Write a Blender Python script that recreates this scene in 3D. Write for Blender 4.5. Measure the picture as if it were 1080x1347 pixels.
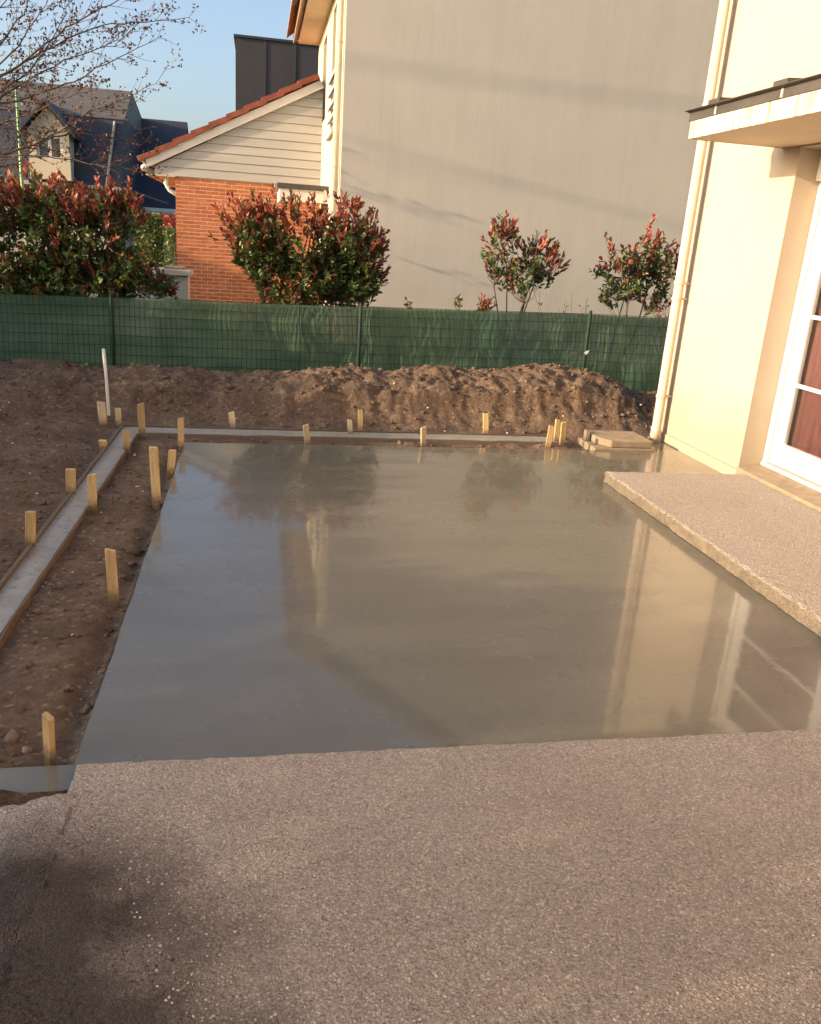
import bpy, math, random
import numpy as np
from mathutils import Vector, Matrix

for o in list(bpy.data.objects): bpy.data.objects.remove(o, do_unlink=True)
SC = bpy.context.scene
COL = SC.collection
rnd = random.Random(7)
rng = np.random.default_rng(7)

# ------------------------------------------------------------------ camera
# a phone held at 1.6 m, pitched down 18 degrees and rolled 4 degrees; y runs along the house wall, x to the right
F, PX, PY, CH = 1085.0, 540.0, 673.5, 1.6
ROLL = math.radians(3.9)
_n = np.array([-math.sin(ROLL), math.cos(ROLL)])
_d = float(np.dot(np.array([PX-339.0, PY-302.0]), _n))
_dn = np.array([_n[0]*F*F/_d, _n[1]*F*F/_d, F]); _dn /= np.linalg.norm(_dn)
_Y = np.array([339.0-PX, 302.0-PY, F]); _Y -= _dn*np.dot(_Y, _dn); _Y /= np.linalg.norm(_Y)
_Z = -_dn; _X = np.cross(_Y, _Z)
RW = np.array([_X, _Y, _Z])
cam_d = bpy.data.cameras.new('camera'); cam = bpy.data.objects.new('camera', cam_d); COL.objects.link(cam)
cam_d.sensor_fit = 'VERTICAL'; cam_d.sensor_height = 24.0; cam_d.lens = F/1347.0*24.0
cam_d.clip_start = 0.05; cam_d.clip_end = 2000
r_, u_, b_ = RW[:, 0], -RW[:, 1], -RW[:, 2]
cam.matrix_world = Matrix(((r_[0], u_[0], b_[0], 0), (r_[1], u_[1], b_[1], 0), (r_[2], u_[2], b_[2], CH), (0, 0, 0, 1)))
SC.camera = cam
SC.render.resolution_x = 821; SC.render.resolution_y = 1024

# ------------------------------------------------------------------ sky, sun, exposure
SUN = Vector((1.0, 0.16, -0.262)).normalized()          # direction the light travels
w = bpy.data.worlds.new('World'); SC.world = w; w.use_nodes = True
wt = w.node_tree; wt.nodes.clear()
sky = wt.nodes.new('ShaderNodeTexSky'); sky.sky_type = 'NISHITA'; sky.sun_disc = False
sky.sun_elevation = math.asin(-SUN.z); sky.sun_rotation = math.atan2(-SUN.x, -SUN.y)
sky.air_density = 0.85; sky.dust_density = 4.5; sky.ozone_density = 1.2; sky.altitude = 100
bg = wt.nodes.new('ShaderNodeBackground'); bg.inputs['Strength'].default_value = 0.15
wo = wt.nodes.new('ShaderNodeOutputWorld')
wt.links.new(sky.outputs[0], bg.inputs[0]); wt.links.new(bg.outputs[0], wo.inputs[0])
sd = bpy.data.lights.new('sun', 'SUN'); sd.energy = 3.9; sd.angle = math.radians(0.55); sd.color = (1.0, 0.745, 0.46)
so = bpy.data.objects.new('sun', sd); COL.objects.link(so); so.location = (-20, -2, 8)
so.rotation_euler = SUN.to_track_quat('-Z', 'Y').to_euler()
SC.view_settings.view_transform = 'Standard'; SC.view_settings.look = 'None'
SC.view_settings.exposure = 1.25; SC.view_settings.gamma = 1.0

# ------------------------------------------------------------------ helpers
def P(u, v, y):
    r = RW @ np.array([u-PX, v-PY, F]); t = y/r[1]
    return Vector((r[0]*t, y, CH+r[2]*t))
def pix(p):
    c = RW.T @ (np.array(p, float)-np.array([0, 0, CH])); return (PX+F*c[0]/c[2], PY+F*c[1]/c[2])

def ihash(ix, iy, s):
    n = (ix.astype(np.int64)*374761393 + iy.astype(np.int64)*668265263 + s*1274126177) & 0x7fffffff
    n = ((n ^ (n >> 13))*1274126177) & 0x7fffffff
    return ((n ^ (n >> 16)) & 0xffff)/65535.0
def vnoise(x, y, s=0):
    x = np.asarray(x, float); y = np.asarray(y, float)
    ix = np.floor(x); iy = np.floor(y); fx = x-ix; fy = y-iy
    fx = fx*fx*(3-2*fx); fy = fy*fy*(3-2*fy)
    a = ihash(ix, iy, s); b = ihash(ix+1, iy, s); c = ihash(ix, iy+1, s); d = ihash(ix+1, iy+1, s)
    return (a*(1-fx)+b*fx)*(1-fy)+(c*(1-fx)+d*fx)*fy
def fbm(x, y, o=4, s=0, g=0.5):
    t = 0; a = 1; n = 0
    for i in range(o):
        t = t+a*(vnoise(x*2**i+13.7*i, y*2**i+7.3*i, s+i)-0.5); n += a; a *= g
    return t/n*2
def sst(a, b, x):
    t = np.clip((x-a)/(b-a), 0, 1); return t*t*(3-2*t)

class MB:
    def __init__(s): s.v = []; s.f = []
    def poly(s, pts):
        b = len(s.v); s.v += [tuple(p) for p in pts]; s.f.append(tuple(range(b, b+len(pts)))); return s
    def box(s, x0, x1, y0, y1, z0, z1, c=0.0):
        b = len(s.v)
        if c <= 0:
            s.v += [(x0,y0,z0),(x1,y0,z0),(x1,y1,z0),(x0,y1,z0),(x0,y0,z1),(x1,y0,z1),(x1,y1,z1),(x0,y1,z1)]
            s.f += [tuple(b+i for i in q) for q in ((0,3,2,1),(4,5,6,7),(0,1,5,4),(1,2,6,5),(2,3,7,6),(3,0,4,7))]
        else:   # chamfered box: three rectangles per corner
            X, Y, Z = (x0,x1), (y0,y1), (z0,z1); idx = {}
            for i in (0,1):
                for j in (0,1):
                    for k in (0,1):
                        for a in range(3):
                            q = [X[i],Y[j],Z[k]]; sg = [(1,-1)[i],(1,-1)[j],(1,-1)[k]]
                            for t in range(3):
                                if t != a: q[t] += sg[t]*c
                            idx[i,j,k,a] = len(s.v); s.v.append(tuple(q))
            F_ = []
            for i in (0,1):
                r = [idx[i,0,0,0],idx[i,1,0,0],idx[i,1,1,0],idx[i,0,1,0]]; F_.append(r if i else r[::-1])
                r = [idx[0,i,0,1],idx[0,i,1,1],idx[1,i,1,1],idx[1,i,0,1]]; F_.append(r if i else r[::-1])
                r = [idx[0,0,i,2],idx[1,0,i,2],idx[1,1,i,2],idx[0,1,i,2]]; F_.append(r if i else r[::-1])
            for i in (0,1):
                for j in (0,1):
                    F_.append([idx[i,j,0,0],idx[i,j,1,0],idx[i,j,1,1],idx[i,j,0,1]])
                    F_.append([idx[i,0,j,0],idx[i,1,j,0],idx[i,1,j,2],idx[i,0,j,2]])
                    F_.append([idx[0,i,j,1],idx[1,i,j,1],idx[1,i,j,2],idx[0,i,j,2]])
                    for k in (0,1): F_.append([idx[i,j,k,0],idx[i,j,k,1],idx[i,j,k,2]])
            s.f += [tuple(q) for q in F_]
        return s
    def tube(s, pts, rad, n=8, cap=True):
        pts = [Vector(p) for p in pts]; m = len(pts)
        if not hasattr(rad, '__len__'): rad = [rad]*m
        b = len(s.v); up = None
        for i, p in enumerate(pts):
            t = (pts[min(i+1, m-1)]-pts[max(i-1, 0)])
            if t.length < 1e-9: t = Vector((0, 0, 1))
            t.normalize()
            if up is None:
                up = Vector((0, 0, 1)) if abs(t.z) < 0.9 else Vector((1, 0, 0))
            a = t.cross(up)
            if a.length < 1e-6: a = t.cross(Vector((0, 1, 0)))
            a.normalize(); c = t.cross(a); up = -c if False else a.cross(t)
            for k in range(n):
                q = 2*math.pi*k/n; d = p+(a*math.cos(q)+c*math.sin(q))*rad[i]; s.v.append((d.x, d.y, d.z))
        for i in range(m-1):
            for k in range(n):
                s.f.append((b+i*n+k, b+i*n+(k+1) % n, b+(i+1)*n+(k+1) % n, b+(i+1)*n+k))
        if cap:
            s.f.append(tuple(b+k for k in range(n))[::-1]); s.f.append(tuple(b+(m-1)*n+k for k in range(n)))
        return s
    def prism(s, poly, z0, z1):           # poly: list of (x, y), counter-clockwise
        b = len(s.v); n = len(poly)
        s.v += [(x, y, z0) for x, y in poly]+[(x, y, z1) for x, y in poly]
        s.f.append(tuple(range(b+n-1, b-1, -1))); s.f.append(tuple(range(b+n, b+2*n)))
        for i in range(n): j = (i+1) % n; s.f.append((b+i, b+j, b+n+j, b+n+i))
        return s
    def prism_y(s, poly, y0, y1):         # poly: list of (x, z), seen from -y counter-clockwise
        b = len(s.v); n = len(poly)
        s.v += [(x, y0, z) for x, z in poly]+[(x, y1, z) for x, z in poly]
        s.f.append(tuple(range(b, b+n))); s.f.append(tuple(range(b+2*n-1, b+n-1, -1)))
        for i in range(n): j = (i+1) % n; s.f.append((b+i, b+n+i, b+n+j, b+j))
        return s
    def obj(s, name, mat, parent=None, smooth=False):
        return mobj(name, s.v, s.f, mat, parent, smooth)

def mobj(name, v, f, mat, parent=None, smooth=False, cols=None):
    me = bpy.data.meshes.new(name)
    if isinstance(v, np.ndarray):
        f = np.asarray(f); k = f.shape[1]
        me.vertices.add(len(v)); me.vertices.foreach_set('co', v.astype(np.float32).ravel())
        me.loops.add(f.size); me.loops.foreach_set('vertex_index', f.astype(np.int32).ravel())
        me.polygons.add(len(f)); me.polygons.foreach_set('loop_start', np.arange(0, f.size, k, dtype=np.int32))
        me.polygons.foreach_set('loop_total', np.full(len(f), k, dtype=np.int32))
        me.update(calc_edges=True); me.validate()
    else:
        me.from_pydata(v, [], f); me.update()
    if cols is not None:
        a = me.color_attributes.new('tint', 'FLOAT_COLOR', 'POINT'); a.data.foreach_set('color', cols.astype(np.float32).ravel())
    if smooth:
        me.polygons.foreach_set('use_smooth', [True]*len(me.polygons))
    for m in (mat if isinstance(mat, (list, tuple)) else [mat]): me.materials.append(m)
    o = bpy.data.objects.new(name, me); COL.objects.link(o)
    if parent is not None: o.parent = parent
    return o
def tag(o, label=None, cat=None, group=None, kind=None):
    if label: o['label'] = label
    if cat: o['category'] = cat
    if group: o['group'] = group
    if kind: o['kind'] = kind
    return o
def thing(name, label, cat, loc=(0, 0, 0), group=None):
    o = bpy.data.objects.new(name, None); COL.objects.link(o); o.empty_display_size = 0.2
    o.location = loc; return tag(o, label, cat, group)
def keep(o, parent):                     # parent o while its coordinates stay world coordinates
    o.parent = parent; o.matrix_parent_inverse = Matrix.Translation(-Vector(parent.location)); return o
def bend(o, wdt=0.004, seg=2):
    m = o.modifiers.new('bevel', 'BEVEL'); m.width = wdt; m.segments = seg; m.limit_method = 'ANGLE'; m.angle_limit = 0.6; return o

# ------------------------------------------------------------------ materials
class NT:
    def __init__(s, name):
        s.m = bpy.data.materials.new(name); s.m.use_nodes = True; s.t = s.m.node_tree; s.t.nodes.clear()
        s.out = s.n('ShaderNodeOutputMaterial'); s.b = s.n('ShaderNodeBsdfPrincipled'); s.l(s.b.outputs[0], s.out.inputs[0])
        s.pos = s.n('ShaderNodeNewGeometry').outputs['Position']
    def n(s, t, **k):
        x = s.t.nodes.new(t)
        for a, b in k.items(): setattr(x, a, b)
        return x
    def l(s, a, b): s.t.links.new(a, b)
    def set(s, **k):
        for a, b in k.items(): s.b.inputs[a.replace('_', ' ')].default_value = b
    def scale(s, v, src=None):
        x = s.n('ShaderNodeVectorMath', operation='MULTIPLY'); s.l(src or s.pos, x.inputs[0]); x.inputs[1].default_value = v; return x.outputs[0]
    def noise(s, sc, det=4, rough=0.55, src=None, dist=0.0):
        x = s.n('ShaderNodeTexNoise'); x.inputs['Scale'].default_value = sc; x.inputs['Detail'].default_value = det
        x.inputs['Roughness'].default_value = rough; x.inputs['Distortion'].default_value = dist; s.l(src or s.pos, x.inputs['Vector']); return x.outputs[0]
    def voro(s, sc, src=None, feature='F1'):
        x = s.n('ShaderNodeTexVoronoi', feature=feature); x.inputs['Scale'].default_value = sc; s.l(src or s.pos, x.inputs['Vector']); return x
    def ramp(s, f, stops):
        x = s.n('ShaderNodeValToRGB'); e = x.color_ramp.elements
        e[0].position, e[0].color = stops[0][0], col4(stops[0][1]); e[1].position, e[1].color = stops[-1][0], col4(stops[-1][1])
        for p, c in stops[1:-1]: q = e.new(p); q.color = col4(c)
        s.l(f, x.inputs[0]); return x.outputs[0]
    def mix(s, f, a, b, mode='MIX'):
        x = s.n('ShaderNodeMix', data_type='RGBA', blend_type=mode)
        for i, q in ((0, f), (6, a), (7, b)):
            if hasattr(q, 'node'): s.l(q, x.inputs[i])
            else: x.inputs[i].default_value = q if i == 0 else col4(q)
        return x.outputs[2]
    def math(s, op, a, b=0.0, c=None):
        x = s.n('ShaderNodeMath', operation=op)
        for i, q in enumerate((a, b) if c is None else (a, b, c)):
            if hasattr(q, 'node'): s.l(q, x.inputs[i])
            else: x.inputs[i].default_value = q
        return x.outputs[0]
    def sep(s, src=None):
        x = s.n('ShaderNodeSeparateXYZ'); s.l(src or s.pos, x.inputs[0]); return x.outputs
    def bump(s, h, st=0.3, d=0.01, prev=None):
        x = s.n('ShaderNodeBump'); x.inputs['Strength'].default_value = st; x.inputs['Distance'].default_value = d; s.l(h, x.inputs['Height'])
        if prev: s.l(prev, x.inputs['Normal'])
        return x.outputs[0]
    def fin(s, col=None, rough=None, nor=None):
        if col is not None:
            if hasattr(col, 'node'): s.l(col, s.b.inputs['Base Color'])
            else: s.b.inputs['Base Color'].default_value = col4(col)
        if rough is not None:
            if hasattr(rough, 'node'): s.l(rough, s.b.inputs['Roughness'])
            else: s.b.inputs['Roughness'].default_value = rough
        if nor is not None: s.l(nor, s.b.inputs['Normal'])
        return s.m
def col4(c): return (c, c, c, 1) if not hasattr(c, '__len__') else tuple(c)+((1,) if len(c) == 3 else ())

def _clamp(s, v, a, b):
    x = s.n('ShaderNodeMapRange'); x.inputs[1].default_value = a; x.inputs[2].default_value = b; x.clamp = True
    if hasattr(v, 'node'): s.l(v, x.inputs[0])
    return x.outputs[0]
NT.n_clamp = _clamp

def plain(name, c, rough=0.7, var=0.18, sc=6.0, bump=0.0, bsc=60.0, metal=0.0, stretch=(1, 1, 1)):
    t = NT(name); src = t.scale(stretch)
    n = t.noise(sc, 5, 0.6, src)
    d = tuple(max(0, x*(1-var)) for x in c); e = tuple(min(1, x*(1+var)) for x in c)
    cc = t.ramp(n, [(0.3, d), (0.7, e)])
    t.set(Metallic=metal)
    nr = t.bump(t.noise(bsc, 3, 0.6, src), bump, 0.004) if bump else None
    return t.fin(cc, rough, nr)

def stucco(name, c, dirty=False, streak=0.0, gz=0.0):
    t = NT(name); a = t.noise(1.3, 5, 0.6); cc = t.ramp(a, [(0.3, tuple(x*0.93 for x in c)), (0.7, c)])
    if streak:
        n2 = t.noise(1.0, 6, 0.7, t.scale((5, 5, 0.45))); f = t.math('MULTIPLY', t.ramp(n2, [(0.42, 0), (0.75, 1)]), streak)
        cc = t.mix(f, cc, tuple(x*0.72 for x in c))
        n3 = t.noise(1.0, 5, 0.75, t.scale((28, 28, 0.8))); f3 = t.math('MULTIPLY', t.ramp(n3, [(0.58, 0), (0.72, 1)]), streak*1.1)
        cc = t.mix(f3, cc, tuple(x*0.6 for x in c))
    if dirty:
        z = t.sep()[2]; n2 = t.noise(5, 5, 0.65)
        k = t.math('ADD', z, t.math('MULTIPLY', n2, -0.55)); f = t.ramp(k, [(0.0, 0.7), (0.42, 0.0)])
        cc = t.mix(f, cc, (0.36, 0.29, 0.2))
    nr = t.bump(t.noise(180, 4, 0.7), 0.35, 0.004)
    return t.fin(cc, 0.9, nr)

def m_wood(name, c):
    t = NT(name); tc = t.n('ShaderNodeTexCoord').outputs['Object']
    oi = t.n('ShaderNodeObjectInfo')
    n = t.noise(1.0, 5, 0.65, t.scale((60, 60, 5), tc), 0.6)
    cc = t.ramp(n, [(0.25, tuple(x*0.55 for x in c)), (0.55, c), (0.8, tuple(min(1, x*1.25) for x in c))])
    v = t.math('MULTIPLY_ADD', oi.outputs['Random'], 0.5, 0.72)
    hs = t.n('ShaderNodeHueSaturation'); t.l(v, hs.inputs['Value']); t.l(cc, hs.inputs['Color'])
    oz = t.sep(tc)[2]; k = t.math('ADD', oz, t.math('MULTIPLY', t.noise(45, 4, 0.6), -0.09)); mud = t.math('SUBTRACT', 1.0, t.n_clamp(k, -0.03, 0.03))
    sp = t.ramp(t.noise(70, 3, 0.6), [(0.60, 0.0), (0.68, 0.55)])
    cc = t.mix(t.math('MULTIPLY', mud, 0.8), hs.outputs[0], (0.07, 0.045, 0.03)); cc = t.mix(sp, cc, tuple(x*0.45 for x in c))
    return t.fin(cc, 0.8, t.bump(n, 0.4, 0.003))

def m_aggregate():
    t = NT('exposed_aggregate')
    wv = t.n('ShaderNodeVectorMath', operation='ADD'); t.l(t.pos, wv.inputs[0])
    dn = t.n('ShaderNodeTexNoise'); dn.inputs['Scale'].default_value = 70; t.l(t.pos, dn.inputs['Vector'])
    sc_ = t.scale((0.006, 0.006, 0.006), dn.outputs['Color']); t.l(sc_, wv.inputs[1]); src = wv.outputs[0]
    v1 = t.voro(120, src); v2 = t.voro(260, src)
    cell = t.sep(v1.outputs['Color'])[0]
    peb = t.ramp(cell, [(0.0, (0.13, 0.105, 0.088)), (0.35, (0.37, 0.305, 0.255)), (0.7, (0.50, 0.415, 0.35)), (0.93, (0.62, 0.53, 0.455)), (1.0, (0.68, 0.60, 0.52))])
    edge = t.ramp(v1.outputs['Distance'], [(0.25, 0), (0.62, 1)])
    cc = t.mix(edge, peb, (0.31, 0.25, 0.205))
    c2 = t.sep(v2.outputs['Color'])[1]
    cc = t.mix(0.28, cc, t.ramp(c2, [(0, (0.16, 0.13, 0.11)), (1, (0.64, 0.56, 0.49))]))
    big = t.noise(1.6, 5, 0.6); cc = t.mix(t.ramp(big, [(0.35, 0.0), (0.75, 0.35)]), cc, (0.25, 0.19, 0.15), 'MIX')
    ys_ = t.sep()[1]; hz = t.n_clamp(t.math('ADD', ys_, t.math('MULTIPLY', t.noise(2.2, 5, 0.6), 0.55)), 1.75, 2.55)
    cc = t.mix(1.0, cc, t.mix(hz, (1.05, 1.045, 1.04), (1.30, 1.31, 1.33)), 'MULTIPLY')      # cement haze left by the pour keeps the edge paler
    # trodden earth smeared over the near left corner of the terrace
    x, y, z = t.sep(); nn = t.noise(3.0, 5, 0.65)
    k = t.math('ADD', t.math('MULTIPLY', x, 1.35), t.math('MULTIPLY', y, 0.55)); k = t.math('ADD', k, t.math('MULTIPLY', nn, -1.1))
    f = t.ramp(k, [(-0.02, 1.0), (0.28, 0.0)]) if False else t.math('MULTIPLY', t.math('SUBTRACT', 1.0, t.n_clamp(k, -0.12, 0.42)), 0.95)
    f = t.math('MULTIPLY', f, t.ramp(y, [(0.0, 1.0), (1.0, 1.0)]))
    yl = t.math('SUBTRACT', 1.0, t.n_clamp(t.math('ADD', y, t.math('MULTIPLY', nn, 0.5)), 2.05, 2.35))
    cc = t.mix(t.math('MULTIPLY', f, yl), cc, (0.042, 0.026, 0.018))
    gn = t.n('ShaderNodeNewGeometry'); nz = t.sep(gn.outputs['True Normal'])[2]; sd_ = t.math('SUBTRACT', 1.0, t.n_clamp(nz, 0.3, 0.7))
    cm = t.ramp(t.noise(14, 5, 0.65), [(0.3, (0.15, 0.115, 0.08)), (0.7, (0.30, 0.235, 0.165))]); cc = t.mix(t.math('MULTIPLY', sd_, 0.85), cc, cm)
    h = t.math('ADD', t.math('MULTIPLY', v1.outputs['Distance'], -1.0), t.math('MULTIPLY', v2.outputs['Distance'], -0.5))
    nr = t.bump(h, 1.0, 0.014); nr = t.bump(t.noise(25, 4, 0.6), 0.5, 0.01, nr)
    return t.fin(cc, 0.8, nr)

def m_wet():
    t = NT('wet_concrete')
    a = t.noise(0.9, 5, 0.6); b = t.noise(2.5, 5, 0.6, t.scale((0.5, 1.6, 1)))
    c1 = t.ramp(a, [(0.3, (0.122, 0.114, 0.090)), (0.7, (0.160, 0.149, 0.118))])
    cc = t.mix(t.ramp(b, [(0.3, 0.0), (0.85, 0.4)]), c1, (0.092, 0.085, 0.067))
    # faint curved trowel tracks
    wv = t.n('ShaderNodeTexWave', wave_type='RINGS'); wv.inputs['Scale'].default_value = 0.55; wv.inputs['Distortion'].default_value = 2.5; wv.inputs['Detail'].default_value = 3
    t.l(t.scale((1, 1.3, 1)), wv.inputs['Vector'])
    ln = t.ramp(wv.outputs[1], [(0.7, 0.0), (1.0, 1.0)])
    cc = t.mix(t.math('MULTIPLY', ln, 0.22), cc, (0.10, 0.09, 0.07))
    t.set(IOR=1.36, Coat_Weight=1.0, Coat_Roughness=0.035, Coat_IOR=1.33)
    rg = t.ramp(t.noise(1.8, 5, 0.6), [(0.3, 0.18), (0.75, 0.36)])
    h1 = t.noise(34, 3, 0.5, t.scale((1.0, 0.6, 1)), 0.4); h2 = t.noise(3.5, 3, 0.5); h3 = t.noise(70, 2, 0.5)
    nr = t.bump(h1, 0.085, 0.0022); nr = t.bump(h2, 0.06, 0.006, nr); nr = t.bump(h3, 0.05, 0.0008, nr)
    t.l(nr, t.b.inputs['Coat Normal'])
    t.l(t.ramp(t.noise(0.8, 4, 0.55), [(0.36, 0.92), (0.72, 0.55)]), t.b.inputs['Coat Weight'])
    t.l(t.ramp(t.noise(2.2, 4, 0.55, t.scale((1, 1.8, 1))), [(0.35, 0.012), (0.8, 0.055)]), t.b.inputs['Coat Roughness'])
    return t.fin(cc, rg, nr)

def m_damp():
    t = NT('damp_concrete'); a = t.noise(7, 5, 0.6)
    c = t.ramp(a, [(0.3, (0.23, 0.215, 0.185)), (0.7, (0.31, 0.29, 0.25))]); d = t.noise(26, 3, 0.6)
    c = t.mix(t.ramp(d, [(0.55, 0), (0.70, 0.65)]), c, (0.09, 0.062, 0.043))
    return t.fin(c, 0.42, t.bump(t.noise(60, 4, 0.6), 0.3, 0.004))
def m_soil(name='soil', k=1.0):
    t = NT(name); a = t.noise(2.2, 6, 0.65); b = t.noise(28, 5, 0.7); v = t.voro(60)
    c = t.ramp(a, [(0.28, tuple(k*x for x in (0.086, 0.056, 0.039))), (0.5, tuple(k*x for x in (0.152, 0.103, 0.070))), (0.75, tuple(k*x for x in (0.228, 0.160, 0.110)))])
    c = t.mix(t.ramp(b, [(0.35, 0.6), (0.62, 0.0)]), c, tuple(k*x for x in (0.055, 0.035, 0.025)))
    c = t.mix(t.ramp(t.sep(v.outputs['Color'])[0], [(0.93, 0.0), (0.97, 0.35)]), c, (0.35, 0.29, 0.23))
    rs = t.noise(1.1, 4, 0.6); c = t.mix(t.ramp(rs, [(0.58, 0.0), (0.8, 0.35)]), c, tuple(k*x for x in (0.19, 0.10, 0.06)))
    sx_ = t.sep(); near_dark = t.math('SUBTRACT', 1.0, t.n_clamp(t.math('ADD', sx_[1], t.math('MULTIPLY', t.noise(3.5, 4, 0.6), 0.5)), 1.75, 2.15))
    c = t.mix(t.math('MULTIPLY', near_dark, 0.92), c, (0.045, 0.028, 0.019))      # soil colour goes darker towards the near side
    nr = t.bump(b, 0.9, 0.02); nr = t.bump(t.noise(110, 4, 0.7), 0.7, 0.006, nr)
    t.set(Specular_IOR_Level=0.2)
    return t.fin(c, 0.95, nr)

def m_leaf(name):
    t = NT(name); at = t.n('ShaderNodeVertexColor'); at.layer_name = 'tint'
    cc = at.outputs[0]
    t.set(Roughness=0.42, Specular_IOR_Level=0.4); t.l(cc, t.b.inputs['Base Color'])
    tr = t.n('ShaderNodeBsdfTranslucent'); t.l(cc, tr.inputs[0])
    mx = t.n('ShaderNodeMixShader'); mx.inputs[0].default_value = 0.28; t.l(t.b.outputs[0], mx.inputs[1]); t.l(tr.outputs[0], mx.inputs[2]); t.l(mx.outputs[0], t.out.inputs[0])
    return t.m
def m_net():
    t = NT('green_net'); x, y, z = t.sep()
    n = t.noise(2.0, 5, 0.6, t.scale((0.8, 1, 2.2))); wv = t.noise(1.0, 3, 0.6, t.scale((22, 1, 1.2)))
    cc = t.ramp(n, [(0.3, (0.060, 0.140, 0.085)), (0.7, (0.135, 0.235, 0.140))])
    cc = t.mix(t.ramp(wv, [(0.45, 0), (0.8, 0.22)]), cc, (0.16, 0.25, 0.15))
    t.l(cc, t.b.inputs['Base Color']); t.set(Roughness=0.75)
    t.l(t.bump(t.noise(1.0, 4, 0.6, t.scale((9, 9, 2.5))), 0.2, 0.03), t.b.inputs['Normal'])
    tr = t.n('ShaderNodeBsdfTranslucent'); t.l(cc, tr.inputs[0]); m1 = t.n('ShaderNodeMixShader'); m1.inputs[0].default_value = 0.35
    t.l(t.b.outputs[0], m1.inputs[1]); t.l(tr.outputs[0], m1.inputs[2])
    tp = t.n('ShaderNodeBsdfTransparent'); m2 = t.n('ShaderNodeMixShader'); m2.inputs[0].default_value = 0.10
    t.l(m1.outputs[0], m2.inputs[1]); t.l(tp.outputs[0], m2.inputs[2]); t.l(m2.outputs[0], t.out.inputs[0])
    return t.m
def m_glass():
    t = NT('window_glass'); g = t.n('ShaderNodeBsdfGlossy'); g.inputs['Roughness'].default_value = 0.02
    tp = t.n('ShaderNodeBsdfTransparent'); tp.inputs[0].default_value = (0.86, 0.88, 0.88, 1)
    lw_ = t.n('ShaderNodeLayerWeight'); lw_.inputs[0].default_value = 0.5; fr_ = t.math('MULTIPLY_ADD', t.math('POWER', lw_.outputs['Facing'], 4.0), 0.8, 0.04); fr = fr_.node
    mx = t.n('ShaderNodeMixShader'); t.l(fr.outputs[0], mx.inputs[0]); t.l(tp.outputs[0], mx.inputs[1]); t.l(g.outputs[0], mx.inputs[2]); t.l(mx.outputs[0], t.out.inputs[0])
    return t.m
def m_slate(name, c):
    t = NT(name); br = t.n('ShaderNodeTexBrick'); br.inputs['Scale'].default_value = 1.0
    br.inputs['Brick Width'].default_value = 0.32; br.inputs['Row Height'].default_value = 0.16; br.inputs['Mortar Size'].default_value = 0.008
    cx = t.n('ShaderNodeCombineXYZ'); s = t.sep(); t.l(s[0], cx.inputs[0]); t.l(s[2], cx.inputs[1]); t.l(cx.outputs[0], br.inputs['Vector'])
    br.inputs['Color1'].default_value = col4(c); br.inputs['Color2'].default_value = col4(tuple(x*1.3 for x in c)); br.inputs['Mortar'].default_value = col4(tuple(x*0.6 for x in c))
    n = t.noise(1.2, 5, 0.6); cc = t.mix(t.ramp(n, [(0.35, 0), (0.8, 0.35)]), br.outputs[0], tuple(x*1.7 for x in c))
    return t.fin(cc, 0.65, t.bump(br.outputs['Fac'], 0.4, 0.01))
def m_brick():
    t = NT('orange_brick'); oi = t.n('ShaderNodeObjectInfo'); n = t.noise(9, 5, 0.65)
    v = t.voro(4.3, t.scale((1, 1, 3.4)))
    r = t.math('FRACT', t.math('ADD', oi.outputs['Random'], t.math('MULTIPLY', t.sep(v.outputs['Color'])[0], 0.6)))
    c = t.ramp(r, [(0.0, (0.36, 0.10, 0.040)), (0.5, (0.45, 0.135, 0.052)), (1.0, (0.52, 0.178, 0.07))])
    c = t.mix(t.ramp(n, [(0.4, 0), (0.8, 0.3)]), c, (0.30, 0.09, 0.045))
    return t.fin(c, 0.88, t.bump(t.noise(120, 4, 0.7), 0.4, 0.003))

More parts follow.
